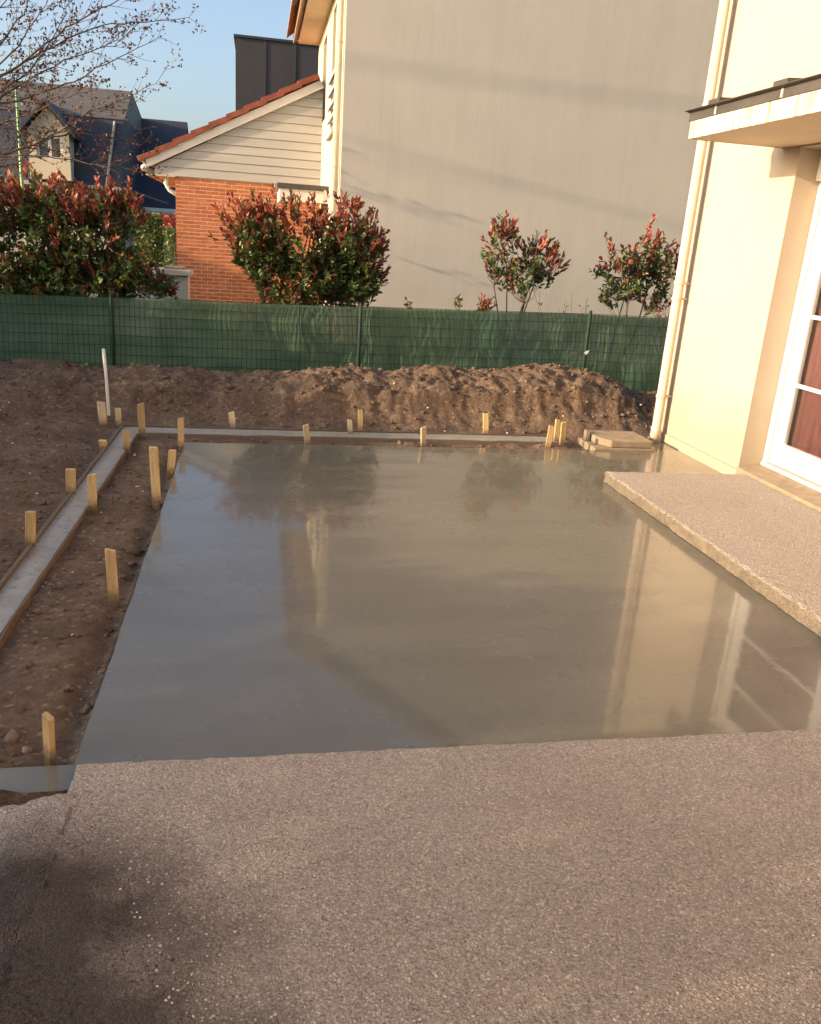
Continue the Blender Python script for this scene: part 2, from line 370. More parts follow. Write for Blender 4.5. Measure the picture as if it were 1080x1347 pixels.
M = dict(
    wall=stucco('cream_render', (0.475, 0.39, 0.30), dirty=True),
    gable=stucco('weathered_render', (0.53, 0.48, 0.42), streak=0.3),
    ncream=stucco('neighbour_cream_render', (0.54, 0.48, 0.36)),
    plinth=stucco('plinth_render', (0.50, 0.41, 0.29), dirty=True),
    pvc=plain('cream_pvc_pipe', (0.55, 0.43, 0.335), 0.45, 0.06, 3),
    white=plain('white_paint', (0.66, 0.62, 0.57), 0.5, 0.05, 4),
    whitepvc=plain('white_pvc', (0.70, 0.68, 0.66), 0.3, 0.03, 4),
    zinc=plain('dark_zinc', (0.085, 0.072, 0.065), 0.5, 0.2, 5, metal=0.3),
    panel=plain('anthracite_panel', (0.035, 0.034, 0.038), 0.55, 0.15, 1.5),
    soffit=plain('cream_soffit', (0.58, 0.46, 0.32), 0.7, 0.06, 3),
    siding=plain('pale_siding', (0.40, 0.385, 0.365), 0.7, 0.07, 2.5, 0.15, 20, stretch=(0.3, 1, 3)),
    tile=plain('red_roof_tile', (0.21, 0.058, 0.036), 0.8, 0.3, 7, 0.3, 40),
    brntile=plain('brown_roof_tile', (0.33, 0.20, 0.13), 0.85, 0.3, 7, 0.3, 40),
    mortar=plain('brick_mortar', (0.66, 0.49, 0.36), 0.95, 0.12, 12, 0.3, 150),
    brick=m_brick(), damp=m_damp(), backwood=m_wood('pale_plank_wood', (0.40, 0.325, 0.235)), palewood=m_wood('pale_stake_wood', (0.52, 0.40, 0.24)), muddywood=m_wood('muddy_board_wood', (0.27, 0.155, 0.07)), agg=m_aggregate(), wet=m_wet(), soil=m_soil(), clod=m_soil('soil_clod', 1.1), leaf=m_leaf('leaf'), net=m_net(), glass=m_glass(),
    wood=m_wood('pine_stake_wood', (0.58, 0.395, 0.18)), oldwood=m_wood('weathered_plank_wood', (0.26, 0.205, 0.145)), bark=plain('bark', (0.10, 0.066, 0.046), 0.9, 0.3, 30, 0.5, 80),
    stem=plain('shrub_stem_bark', (0.13, 0.075, 0.05), 0.85, 0.3, 30),
    greenmetal=plain('green_metal', (0.008, 0.032, 0.022), 0.8, 0.15, 8), lightgreen=plain('light_green_paint', (0.22, 0.42, 0.16), 0.5, 0.1, 8),
    slate=m_slate('slate_roof', (0.080, 0.070, 0.060)), blueslate=m_slate('blue_slate_roof', (0.022, 0.028, 0.045)),
    beige=stucco('beige_render', (0.62, 0.52, 0.38)), greywall=stucco('grey_render', (0.42, 0.38, 0.34)),
    conc=plain('old_concrete', (0.25, 0.19, 0.13), 0.92, 0.25, 9, 0.6, 70), grey=plain('fresh_concrete_crumb', (0.24, 0.20, 0.175), 0.9, 0.3, 30, 0.5, 80),
    curtain=plain('mauve_curtain', (0.26, 0.105, 0.10), 0.85, 0.15, 6, stretch=(6, 6, 0.5)), dark=plain('dark_interior', (0.03, 0.025, 0.022), 0.9),
    steel=plain('galvanised_steel', (0.55, 0.55, 0.55), 0.4, 0.1, 12, metal=0.6), grass=plain('lawn', (0.055, 0.085, 0.025), 0.95, 0.35, 3, 0.7, 30),
    pebble=plain('pebble', (0.44, 0.37, 0.30), 0.6, 0.4, 55), stone=plain('brown_stone', (0.15, 0.105, 0.078), 0.85, 0.3, 40, 0.4, 90), wire=plain('wire', (0.006, 0.022, 0.016), 0.8, 0.1, 8), cable=plain('black_cable', (0.02, 0.02, 0.02), 0.7),
)

# ------------------------------------------------------------------ dimensions (metres)
W = 3.66                 # plane of the own house wall
SX0, SY0, SY1 = -0.545, 2.22, 6.44      # wet slab
TZ, PZ = 0.028, 0.082    # terrace and door step heights above the slab
FY = 9.7                 # fence
GY, AY = 13.1, 17.3      # neighbour's gable wall, brick annex wall

# ------------------------------------------------------------------ ground
tag(MB().poly([(-400, -300, -0.17), (400, -300, -0.17), (400, 900, -0.17), (-400, 900, -0.17)]).obj('ground', M['grass']), kind='structure')

crest_px = [(-200, 500), (0, 503), (60, 492), (110, 489), (180, 487), (250, 489), (330, 497), (400, 491), (450, 485), (560, 485), (640, 487), (700, 487), (765, 487), (800, 497), (830, 514), (860, 520), (900, 524)]
CY = 8.0
cpts = [P(u, v, CY) for u, v in crest_px]
cx_ = np.array([p.x for p in cpts]); cz_ = np.array([p.z for p in cpts])
def soil_h(x, y):
    b = -0.028+0.03*fbm(x*1.7, y*1.7, 4, 3)+0.03*sst(-1.5, -2.6, x)*sst(5.2, 7.2, y)
    b = b+0.07*sst(-1.25, -2.6, x)*sst(3.0, 6.0, y)+0.03*sst(-1.15, -1.35, x)
    b = b+(0.10*fbm(x*2.1, y*2.1, 5, 151, 0.55)+0.02)*sst(-1.2, -1.55, x)*sst(2.6, 4.0, y)
    crest = np.interp(x, cx_, cz_)+0.035*fbm(x*2.2, y*0.5, 3, 21)
    st = 7.04+0.16*fbm(x*1.1, x*0+3, 2, 5)-0.75*sst(-1.25, -2.4, x)
    up = np.clip((y-st)/(CY-0.12-st), 0, 1); up = np.where(up < 0.5, 2*up*up*0.9+0.1*up, 1-(1-up)**1.7*1.15*0.9); up = np.clip(up, 0, 1)
    dn = 1-sst(CY+0.2, 9.55, y)
    m = up*dn
    lump = fbm(x*2.9, y*1.9, 5, 11, 0.6); rid = 1-np.abs(fbm(x*3.4+5, y*2.2, 4, 31))*2.0
    z = b+(crest-b)*m + m*(0.24*lump*(1-0.72*up)+0.15*rid*(1-up*0.88)-0.05)
    z = z+(0.016+0.035*m)*fbm(x*8, y*8, 5, 41, 0.65)
    z = z+(0.010+0.045*m)*(0.32-np.abs(fbm(x*12, y*12, 3, 141)))
    # ridge of spoil along the far edge of the slab
    z = z+0.045*np.exp(-((y-6.56)/0.07)**2)*(x > SX0-0.05)*(x < 2.95)*(0.7+0.9*fbm(x*4, y*4, 3, 51))
    # shallow trenches beside the slab and under the edging strip
    z = z-0.035*np.exp(-((x+0.60)/0.05)**2)*(y < 6.4)*(y > 2.3)
    xo = -1.155+(y-2.2)*0.0165; z = np.where((x > xo) & (x < xo+0.155) & (y < 6.99), np.minimum(z, -0.028), z)
    z = np.where((y > 6.675) & (y < 6.99) & (x > -1.135) & (x < 2.75), np.minimum(z, -0.028), z)
    z = np.where((y < 2.31) & (y > 2.165) & (x < -0.5), np.minimum(z, -0.03), z)
    ins = ((x > SX0+0.01) & (y < SY1-0.012) & (y > 2.165)) | ((x > SX0+0.06) & (y <= 2.165) & (y >= 2.0))
    z = np.where(ins, np.minimum(z, -0.10), z)
    z = np.where((x > 2.75) & (y < 6.9), np.minimum(z, -0.03), z); z = np.where((x > W-0.35) & (y < 6.95), np.minimum(z, -0.1), z)
    # soil beside the old terrace lies level with it
    z = z+np.where((y < 2.16) & (x < -0.5), 0.046+0.016*fbm(x*7, y*7, 4, 61), 0)
    z = np.where((y < 2.15) & (x > -2.1), np.minimum(z, -0.045), z)
    ed = np.minimum(np.minimum(x+4.6, 7.2-x), np.minimum(y-0.2, 9.72-y))
    return np.where(ed < 0.12, np.minimum(z, -0.19+ed*1.6), z)
def grid(x0, x1, y0, y1, st):
    xs = np.arange(x0, x1+st/2, st); ys = np.arange(y0, y1+st/2, st)
    X, Y = np.meshgrid(xs, ys); Z = soil_h(X, Y)
    v = np.stack([X.ravel(), Y.ravel(), Z.ravel()], 1); n = len(xs); k = len(ys)
    i = (np.arange(k-1)[:, None]*n+np.arange(n-1)[None, :]).ravel()
    f = np.stack([i, i+1, i+n+1, i+n], 1)
    cx = X[:-1, :-1].ravel(); cy = Y[:-1, :-1].ravel()
    hid = (cx > SX0+0.08) & (cx < W+0.5) & (cy < SY1-0.1)
    return v, f[~hid]
v, f = grid(-4.6, 7.2, 0.2, 9.72, 0.022)
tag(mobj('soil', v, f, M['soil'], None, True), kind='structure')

ICO_V = None
def ico():
    g = (1+5**0.5)/2
    v = np.array([(-1,g,0),(1,g,0),(-1,-g,0),(1,-g,0),(0,-1,g),(0,1,g),(0,-1,-g),(0,1,-g),(g,0,-1),(g,0,1),(-g,0,-1),(-g,0,1)])/math.sqrt(1+g*g)
    f = np.array([(0,11,5),(0,5,1),(0,1,7),(0,7,10),(0,10,11),(1,5,9),(5,11,4),(11,10,2),(10,7,6),(7,1,8),(3,9,4),(3,4,2),(3,2,6),(3,6,8),(3,8,9),(4,9,5),(2,4,11),(6,2,10),(8,6,7),(9,8,1)])
    return v, f
def lumps(name, pts, size, mat, flat=0.7, jit=0.35, parent=None, smooth=False, sink=0.2):
    v0, f0 = ico(); n = len(pts); size = np.asarray(size)
    sc = rng.uniform(0.7, 1.3, (n, 1, 3))*np.array([1, 1, flat]); j = rng.uniform(1-jit, 1+jit, (n, 12, 1))
    a = rng.uniform(0, 6.283, n); ca, sa = np.cos(a), np.sin(a)
    v = v0[None]*sc*j*size[:, None, None]
    x = v[..., 0]*ca[:, None]-v[..., 1]*sa[:, None]; y = v[..., 0]*sa[:, None]+v[..., 1]*ca[:, None]
    v = np.stack([x, y, v[..., 2]], -1)+np.asarray(pts)[:, None, :]+np.stack([np.zeros(n), np.zeros(n), size*flat*(1-2*sink)], 1)[:, None, :]*0.5
    f = (f0[None]+(np.arange(n)*12)[:, None, None]).reshape(-1, 3)
    return mobj(name, v.reshape(-1, 3), f, mat, parent, smooth)
def scatter(n, box, test):
    x = rng.uniform(box[0], box[1], n); y = rng.uniform(box[2], box[3], n); k = test(x, y); x, y = x[k], y[k]
    return np.stack([x, y, soil_h(x, y)], 1)
def on_soil(x, y):
    a = ((x < -1.165) | ((x > -0.93) & (x < -0.57) & (y > 2.33)) | (y > 7.0) | ((y > 6.46) & (y < 6.66) & (x < 2.9)) | ((x < -0.75) & (y < 2.0)))
    return a & ~((x > W-0.4) & (y < 6.95))
p = scatter(15000, (-3.2, 5.2, 1.2, 9.3), on_soil)
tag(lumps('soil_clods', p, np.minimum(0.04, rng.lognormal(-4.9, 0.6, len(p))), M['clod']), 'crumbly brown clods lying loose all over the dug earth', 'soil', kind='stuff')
p = scatter(520, (-3.0, 4.5, 1.2, 8.6), on_soil)
tag(lumps('small_stones', p, np.minimum(0.014, rng.lognormal(-5.0, 0.4, len(p))), M['pebble'], 0.7, 0.2), 'small pale stones strewn over the brown soil', 'stones', kind='stuff')
# stones at the corner by the near stake
for q, (x, y, s) in enumerate([(-0.78, 2.50, 0.032), (-0.70, 2.62, 0.024), (-0.715, 2.43, 0.02)]):
    lab = ['largest round stone lying left of the nearest stake', 'stone behind the largest one beside the nearest stake', 'smallest stone tucked close against the nearest stake'][q]
    tag(lumps('stone', np.array([[x, y, float(soil_h(np.array([x]), np.array([y]))[0])]]), np.array([s*0.85]), M['stone'], 0.8, 0.15, None, True), lab, 'stone', 'stones by the nearest stake')

# grey crumbs of spilt concrete along the boards and the terrace corner
def along(n, x0, y0, x1, y1, sd_):
    t = rng.uniform(0, 1, n); x = x0+(x1-x0)*t+rng.normal(0, sd_, n); y = y0+(y1-y0)*t+rng.normal(0, sd_, n); return np.stack([x, y, soil_h(x, y)], 1)
p = np.concatenate([along(220, -0.95, 3.30, -0.93, 4.0, 0.022), along(160, -1.145, 4.5, -1.115, 6.5, 0.018), along(60, -0.59, 2.42, -0.58, 3.0, 0.018), along(120, -0.60, 2.13, -0.60, 1.85, 0.03), along(60, 0.2, 6.58, 1.3, 6.60, 0.03)])
tag(lumps('concrete_crumbs', p, np.minimum(0.008, rng.lognormal(-6.2, 0.45, len(p))), M['grey']), 'grey crumbs of spilt concrete along the boards and slab edge', 'rubble', kind='stuff')

# ------------------------------------------------------------------ wet slab, edging strip, terrace, door step
def flat_grid(poly_fn, x0, x1, y0, y1, st, zfn, name, mat):
    pass
far = [(x, SY1+0.012*(x-SX0)/3+0.007*float(fbm(np.array([x*6.0]), np.array([1.0]), 3, 2)[0])) for x in np.arange(3.38, SX0, -0.03)]
lef = [(SX0+0.006*float(fbm(np.array([y*5.0]), np.array([4.0]), 3, 6)[0]), y) for y in np.arange(SY1, 2.31, -0.03)]
slab = MB().prism([(SX0, 2.10), (W-0.002, 2.10), (W-0.002, 6.93), (3.40, 6.93)]+far+lef+[(SX0, 2.300), (-1.138, 2.300), (-1.138, 2.172), (SX0, 2.172)], -0.12, 0.0).obj('concrete_slab', M['wet'])
tag(slab, kind='structure')
strip = MB().prism([(-1.140, 2.303), (-1.024, 2.303), (-0.940, 6.705), (2.72, 6.715), (2.72, 6.955), (-1.074, 6.945)], -0.12, -0.006).obj('edging_strip', M['damp'])
tag(strip, kind='structure')

def slab_mesh(poly, z0, z1, name, jit, mat):
    # outline resampled and roughened, top edge rounded, so that the aggregate edge crumbles
    pts = []; n = len(poly)
    for i in range(n):
        a = Vector(poly[i]); b = Vector(poly[(i+1) % n]); k = max(1, int((b-a).length/0.02))
        for j in range(k): pts.append(a+(b-a)*j/k)
    m = len(pts); rings = []
    c = Vector((sum(p.x for p in pts)/m, sum(p.y for p in pts)/m))
    for dz, ins in ((z0, 0.0), (z0+(z1-z0)*0.45, 0.0), (z1-0.012, -0.001), (z1-0.003, 0.005), (z1, 0.014)):
        r = []
        for i, p in enumerate(pts):
            t = (pts[(i+1) % m]-pts[i-1]); nn = Vector((t.y, -t.x)).normalized()
            k = float(vnoise(p.x*40+9, p.y*40+dz*90, 3)-0.5)*jit*2+float(vnoise(p.x*9+9, p.y*9, 5)-0.5)*jit
            q = p-nn*ins+nn*k; r.append((q.x, q.y, dz+(float(vnoise(p.x*50, p.y*50, 8))-0.5)*jit*(0.8 if dz > z0 else 0)))
        rings.append(r)
    b = MB()
    for r in rings: b.v += r
    for k in range(len(rings)-1):
        for i in range(m): j = (i+1) % m; b.f.append((k*m+i, k*m+j, (k+1)*m+j, (k+1)*m+i))
    b.f.append(tuple((len(rings)-1)*m+i for i in range(m)))
    return tag(b.obj(name, mat), kind='structure')
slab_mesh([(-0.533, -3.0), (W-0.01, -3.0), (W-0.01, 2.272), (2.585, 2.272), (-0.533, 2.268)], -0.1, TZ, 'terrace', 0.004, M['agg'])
slab_mesh([(2.54, 2.36), (W-0.008, 2.36), (W-0.008, 5.49), (2.525, 5.50)], 0.003, PZ, 'door_step', 0.006, M['agg'])
# loose and standing-out pebbles of the aggregate
n = 5200
x = rng.uniform(-0.52, 2.4, n); y = 2.25-rng.uniform(0, 1, n)*1.5
k = (x+0.53) > (2.2-y)*0.42
p = np.stack([x, y, np.full(n, TZ-0.0004)], 1)[k]
tag(lumps('aggregate_pebbles', p, rng.uniform(0.0014, 0.0040, len(p)), M['pebble'], 0.6, 0.2, None, True), 'tiny pale pebbles standing out of the washed concrete terrace', 'pebbles', kind='stuff')

n = 6000; x = -0.53+np.abs(rng.normal(0, 0.17, n)); y = rng.uniform(0.9, 2.0, n); kk = (x+0.53) < (2.15-y)*0.55
p = np.stack([x, y, np.full(n, TZ-0.001)], 1)[kk]
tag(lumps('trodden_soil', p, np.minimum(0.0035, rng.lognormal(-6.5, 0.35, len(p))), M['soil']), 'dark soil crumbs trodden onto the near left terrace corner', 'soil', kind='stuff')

xs = np.arange(-2.2, -0.497, 0.012); ys = np.arange(0.8, 2.165, 0.012); X, Y = np.meshgrid(xs, ys)
Zg = TZ+0.004-0.045*sst(-0.55, -0.75, X)+0.020*fbm(X*5, Y*5, 4, 101)+0.014*fbm(X*26, Y*26, 3, 105)-0.04*sst(2.11, 2.165, Y)-0.16*np.clip(X+0.535, 0, 1)
i = (np.arange(len(ys)-1)[:, None]*len(xs)+np.arange(len(xs)-1)[None, :]).ravel(); nx_ = len(xs)
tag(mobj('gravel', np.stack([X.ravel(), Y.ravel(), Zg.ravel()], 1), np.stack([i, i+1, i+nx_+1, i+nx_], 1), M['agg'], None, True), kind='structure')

# ------------------------------------------------------------------ own house
house = thing('house', 'cream rendered house wall with canopy and white glazed door', 'house', (W, 5.0, 0))
OY0, OY1, OH = 3.15, 5.61, 2.375           # door opening
b = MB(); b.box(W, W+0.4, OY1, 6.93, 0.085, 6.3); b.box(W, W+0.4, -6.0, OY0, 0.085, 6.3); b.box(W, W+0.4, OY0, OY1, OH, 6.3)
keep(b.obj('wall', M['wall']), house)
keep(MB().box(W+0.4, W+9, -6.0, 6.93, 0.0, 6.3).obj('inner_block', M['wall']), house) if False else None
keep(MB().box(W+3.0, W+3.1, -6.0, 6.9, 0.0, 6.3).obj('rear_wall', M['wall']), house)
keep(MB().box(W+0.4, W+3.0, 6.75, 6.93, 0.0, 6.3).obj('side_wall', M['wall']), house)
b = MB(); b.box(W-0.012, W+0.39, OY1+0.004, 6.926, -0.1, 0.082); b.box(W-0.012, W+0.39, -5.99, OY0-0.004, -0.1, 0.082)
keep(bend(b.obj('plinth', M['plinth']), 0.008), house)
rf = keep(MB().prism_y([(W-0.45, 6.25), (W-0.40, 6.18), (W+6.0, 9.6), (W+6.0, 9.75)], -6.4, 7.3).obj('roof', M['brntile']), house)
# downpipe
pc = (W-0.095, 6.83)
dp = keep(MB().tube([(pc[0], pc[1], 0.0), (pc[0], pc[1], 0.14), (pc[0], pc[1], 0.145), (pc[0], pc[1], 6.2)], [0.045, 0.045, 0.041, 0.041], 20).obj('downpipe', M['pvc'], None, True), house)
for z in (0.42, 1.27, 1.40, 2.78, 4.3):
    o = MB().tube([(pc[0], pc[1], z-0.014), (pc[0], pc[1], z+0.014)], 0.0475, 20).box(pc[0]+0.03, W-0.001, pc[1]-0.008, pc[1]+0.008, z-0.008, z+0.008).obj('pipe_collar', M['pvc'], None)
    o.parent = dp
# canopy over the door
CX, CYF, CZ = 2.923, 5.812, 2.386
cn = keep(MB().box(CX+0.026, W-0.001, 2.7, CYF-0.004, CZ+0.012, 2.49).obj('canopy', M['soffit']), house)
def sub(o, par): o.parent = par; return o
t = NT('stained_fascia'); s_ = t.sep(); nn = t.noise(1.0, 5, 0.7, t.scale((1, 26, 2.5)))
lo = t.math('MULTIPLY', t.ramp(nn, [(0.46, 0.0), (0.62, 1.0)]), t.ramp(t.noise(1.6, 3, 0.5, t.scale((1, 2.2, 0.01))), [(0.38, 0.0), (0.52, 0.9)]))
M['fascia'] = t.fin(t.mix(lo, (0.60, 0.52, 0.42), (0.16, 0.17, 0.075)), 0.7)
sub(bend(MB().box(CX, CX+0.024, 2.7, CYF, CZ, 2.497).obj('fascia', M['fascia']), 0.003), cn)
sub(MB().box(CX+0.024, W-0.001, CYF-0.003, CYF+0.012, CZ, 2.497).obj('end_fascia', M['fascia']), cn)
sub(MB().box(CX+0.024, W-0.001, 2.7, CYF-0.003, CZ+0.002, CZ+0.012).obj('soffit', M['soffit']), cn)
sub(MB().prism_y([(CX-0.006, 2.499), (CX+0.01, 2.499), (CX+0.01, 2.553), (W-0.002, 2.60), (W-0.002, 2.606), (CX-0.045, 2.562), (CX-0.045, 2.558), (CX-0.006, 2.551)], 2.69, CYF+0.02).obj('flashing', M['zinc']), cn)
for y in (5.48, 4.75, 4.02):
    sub(MB().prism_y([(CX-0.03, 2.563), (CX+0.09, 2.572), (CX+0.09, 2.60), (CX-0.03, 2.592)], y-0.07, y+0.07).obj('clip', M['zinc']), cn)
    sub(MB().box(CX-0.009, CX-0.0062, y-0.012, y+0.012, 2.502, 2.55).obj('seam', M['steel']), cn)
# sill, shutter box and glazed door
keep(bend(MB().prism_y([(W-0.02, 0.045), (W+0.25, 0.045), (W+0.25, 0.135), (W-0.02, 0.107)], OY0+0.004, OY1-0.004).obj('door_sill', M['conc']), 0.004), house)
keep(MB().box(W+0.16, W+0.38, OY0+0.002, OY1-0.002, 2.17, OH-0.003).obj('shutter_box', M['whitepvc']), house)
DX = W+0.19
door = keep(MB().box(DX, DX+0.07, OY1-0.055, OY1-0.003, 0.15, 2.165).box(DX, DX+0.07, OY0+0.003, OY0+0.055, 0.15, 2.165).box(DX, DX+0.07, OY0+0.055, OY1-0.055, 2.11, 2.165).box(DX-0.012, DX+0.07, OY0+0.003, OY1-0.003, 0.128, 0.15).obj('door', M['whitepvc']), house)
bend(door, 0.004)
midy = (OY0+OY1)/2
for (a, c) in ((midy+0.004, OY1-0.062), (OY0+0.062, midy-0.004)):
    lx0, lx1 = DX+0.012, DX+0.062
    st_ = 0.105
    sub(bend(MB().box(lx0, lx1, c-st_, c, 0.165, 2.10).box(lx0, lx1, a, a+st_, 0.165, 2.10).box(lx0, lx1, a+st_, c-st_, 0.165, 0.315).box(lx0, lx1, a+st_, c-st_, 2.0, 2.10).obj('leaf_frame', M['whitepvc']), 0.006, 3), door)
    sub(MB().box(lx0+0.012, lx0+0.018, a+st_+0.018, c-st_-0.018, 0.333, 1.982).obj('leaf_bead', M['whitepvc']), door) if False else None
    bd = MB()
    for (q0, q1, r0, r1) in ((a+st_, a+st_+0.016, 0.331, 1.984), (c-st_-0.016, c-st_, 0.331, 1.984)): bd.box(lx0+0.008, lx1-0.008, q0, q1, r0, r1)
    bd.box(lx0+0.008, lx1-0.008, a+st_, c-st_, 0.315, 0.331).box(lx0+0.008, lx1-0.008, a+st_, c-st_, 1.984, 2.0)
    sub(bd.obj('glazing_bead', M['whitepvc']), door)
    zb = [0.331, 0.775, 1.265, 1.70, 1.984]
    for z in zb[1:-1]: sub(MB().box(lx0+0.014, lx1-0.012, a+st_+0.016, c-st_-0.016, z-0.013, z+0.013).obj('glazing_bar', M['whitepvc']), door)
    for z0, z1 in zip(zb[:-1], zb[1:]):
        sub(MB().box(lx0+0.022, lx0+0.027, a+st_+0.017, c-st_-0.017, z0+0.0135, z1-0.0135).obj('pane', M['glass']), door)
# curtain inside
b = MB(); ys = np.linspace(OY0+0.005, OY1-0.005, 180); q = []
for y in ys: q.append((DX+0.105+0.018*math.sin(y*34+1.5*math.sin(y*7))+0.008*math.sin(y*83), y))
for x, y in q: b.v.append((x, y, 0.16)); b.v.append((x-0.004, y, 2.16))
for i in range(len(q)-1): b.f.append((2*i, 2*i+2, 2*i+3, 2*i+1))
cu = b.obj('curtain', M['curtain'], None, True); cu.modifiers.new('solid', 'SOLIDIFY').thickness = 0.003
tag(cu, 'mauve pleated curtain hanging behind the white glazed door', 'curtain')
keep(MB().box(W+0.40, W+3.0, OY0-1, OY1+1, 0.06, 0.10).obj('room_floor', M['dark']), house)

# ------------------------------------------------------------------ inspection chamber by the downpipe
ch = thing('inspection_chamber', 'weathered concrete inspection cover beside the cream downpipe', 'manhole', (3.15, 6.65, 0))
fr = MB().prism([(2.84, 6.46), (3.385, 6.455), (3.385, 6.86), (2.84, 6.86)], -0.1, 0.02).obj('frame', M['conc']); keep(bend(fr, 0.006), ch)
ld = MB().prism([(2.99, 6.475), (3.375, 6.47), (3.372, 6.87), (2.90, 6.88), (2.90, 6.60)], 0.02, 0.085).obj('lid', M['conc']); keep(bend(ld, 0.012, 3), ch)
keep(MB().box(2.865, 2.885, 6.70, 6.80, -0.02, 0.105).obj('peg', M['oldwood']), ch)

# ------------------------------------------------------------------ formwork boards
def board(name, pts, thick, z0, z1, label, mat, wav=0.004, barky=False):
    # a thin sawn board standing on edge along the polyline
    b = MB(); L = []
    for (x0, y0), (x1, y1) in zip(pts[:-1], pts[1:]):
        k = max(2, int(math.hypot(x1-x0, y1-y0)/0.06))
        for i in range(k): L.append((x0+(x1-x0)*i/k, y0+(y1-y0)*i/k))
    L.append(pts[-1]); m = len(L)
    for i, (x, y) in enumerate(L):
        a = L[max(0, i-1)]; c = L[min(m-1, i+1)]; d = Vector((c[0]-a[0], c[1]-a[1])).normalized(); nn = Vector((-d.y, d.x))
        w_ = (float(vnoise(i*0.17, 3.3, 7))-0.5)*2*wav
        th = thick*(1+(float(vnoise(i*0.45, 8.1, 9))-0.5)*1.1 if barky else 1)
        zt = z1+(float(vnoise(i*0.3, 1.1, 5))-0.5)*0.008
        for s_, z in ((-1, z0), (1, z0), (1, zt), (-1, zt)):
            off = nn*(w_+s_*th/2); b.v.append((x+off.x, y+off.y, z))
    for i in range(m-1):
        for k in range(4): b.f.append((4*i+k, 4*i+(k+1) % 4, 4*i+4+(k+1) % 4, 4*i+4+k))
    b.f.append((3, 2, 1, 0)); b.f.append((4*m-4, 4*m-3, 4*m-2, 4*m-1))
    return tag(b.obj(name, mat), label, 'board', 'formwork boards')
board('formwork_board', [(-1.151, 2.2), (-1.124, 4.2)], 0.018, -0.1, 0.012, 'near grey board along the outer side of the narrow concrete strip', M['oldwood'])
board('formwork_board', [(-1.124, 4.21), (-1.085, 6.95)], 0.018, -0.1, 0.010, 'far grey board along the outer side of the narrow concrete strip', M['oldwood'])
board('formwork_board', [(-1.012, 2.32), (-0.966, 4.75)], 0.015, -0.1, 0.002, 'near orange wany-edged board between narrow strip and bare soil', M['muddywood'], 0.006, True)
board('formwork_board', [(-0.966, 4.77), (-0.931, 6.68)], 0.015, -0.1, 0.002, 'far orange wany-edged board between narrow strip and bare soil', M['muddywood'], 0.005, True)
board('formwork_board', [(-0.92, 6.691), (1.1, 6.697)], 0.02, -0.1, 0.006, 'left length of the pale board on the near side of the back strip', M['backwood'])
board('formwork_board', [(1.11, 6.697), (2.72, 6.703)], 0.02, -0.1, 0.006, 'right length of the pale board on the near side of the back strip', M['backwood'])
board('formwork_board', [(-1.09, 6.962), (2.72, 6.97)], 0.02, -0.1, 0.004, 'long board behind the back strip at the foot of the heap', M['oldwood'])

# ------------------------------------------------------------------ stakes
def gz(u, v, z=0.0):
    r = RW @ np.array([u-PX, v-PY, F]); t = (z-CH)/r[2]; return Vector((r[0]*t, r[1]*t, z))
ST = [((40, 722), (40, 673), 12, 'tallest stake outside the narrow strip, nearest the left picture edge'),
      ((93, 652), (93, 617), 12, 'stake outside the narrow strip halfway along its length'),
      ((136, 592), (135, 579), 10, 'shortest stub of a stake outside the narrow strip'),
      ((136, 561), (133, 529), 10, 'greyish stake leaning left beside the thin white rod'),
      ((156, 561), (155, 537), 8, 'short upright stake just right of the thin white rod'),
      ((122, 670), (121, 624), 11, 'stake standing against the inner board of the narrow strip, the nearer one'),
      ((167, 594), (166, 566), 9, 'stake against the inner board of the narrow strip, near its far corner'),
      ((187, 572), (185, 531), 9, 'tall stake at the corner where the narrow strip turns right'),
      ((66, 1000), (63, 942), 15, 'nearest orange stake at the front left corner of the wet slab'),
      ((150, 790), (145, 723), 13, 'leaning yellow stake at the left edge of the slab, second nearest'),
      ((206, 662), (202, 588), 11, 'tallest stake along the left edge of the wet slab'),
      ((224, 624), (227, 592), 10, 'short stake tilted right between the two tall ones at the slab edge'),
      ((238, 590), (238, 550), 8, 'upright stake at the far left corner of the wet slab'),
      ((307, 564), (304, 542), 8, 'small pale stake behind the back strip, first from the left'),
      ((405, 587), (402, 559), 8, 'pale stake on the near side of the back strip, left of the pair'),
      ((461, 573), (460, 552), 7, 'shorter pale stake of the close pair behind the slab'),
      ((474, 569), (474, 539), 7, 'taller yellow stake of the close pair behind the slab'),
      ((557, 590), (557, 562), 8, 'single pale stake right at the middle of the far slab edge'),
      ((639, 573), (639, 544), 8, 'single yellow stake standing behind the back strip against the heap'),
      ((720, 592), (726, 560), 8, 'frontmost stake of the yellow trio by the inspection cover'),
      ((739, 586), (742, 555), 8, 'right stake of the yellow trio by the inspection cover'),
      ((731, 582), (734, 552), 7, 'rear stake of the yellow trio by the inspection cover')]
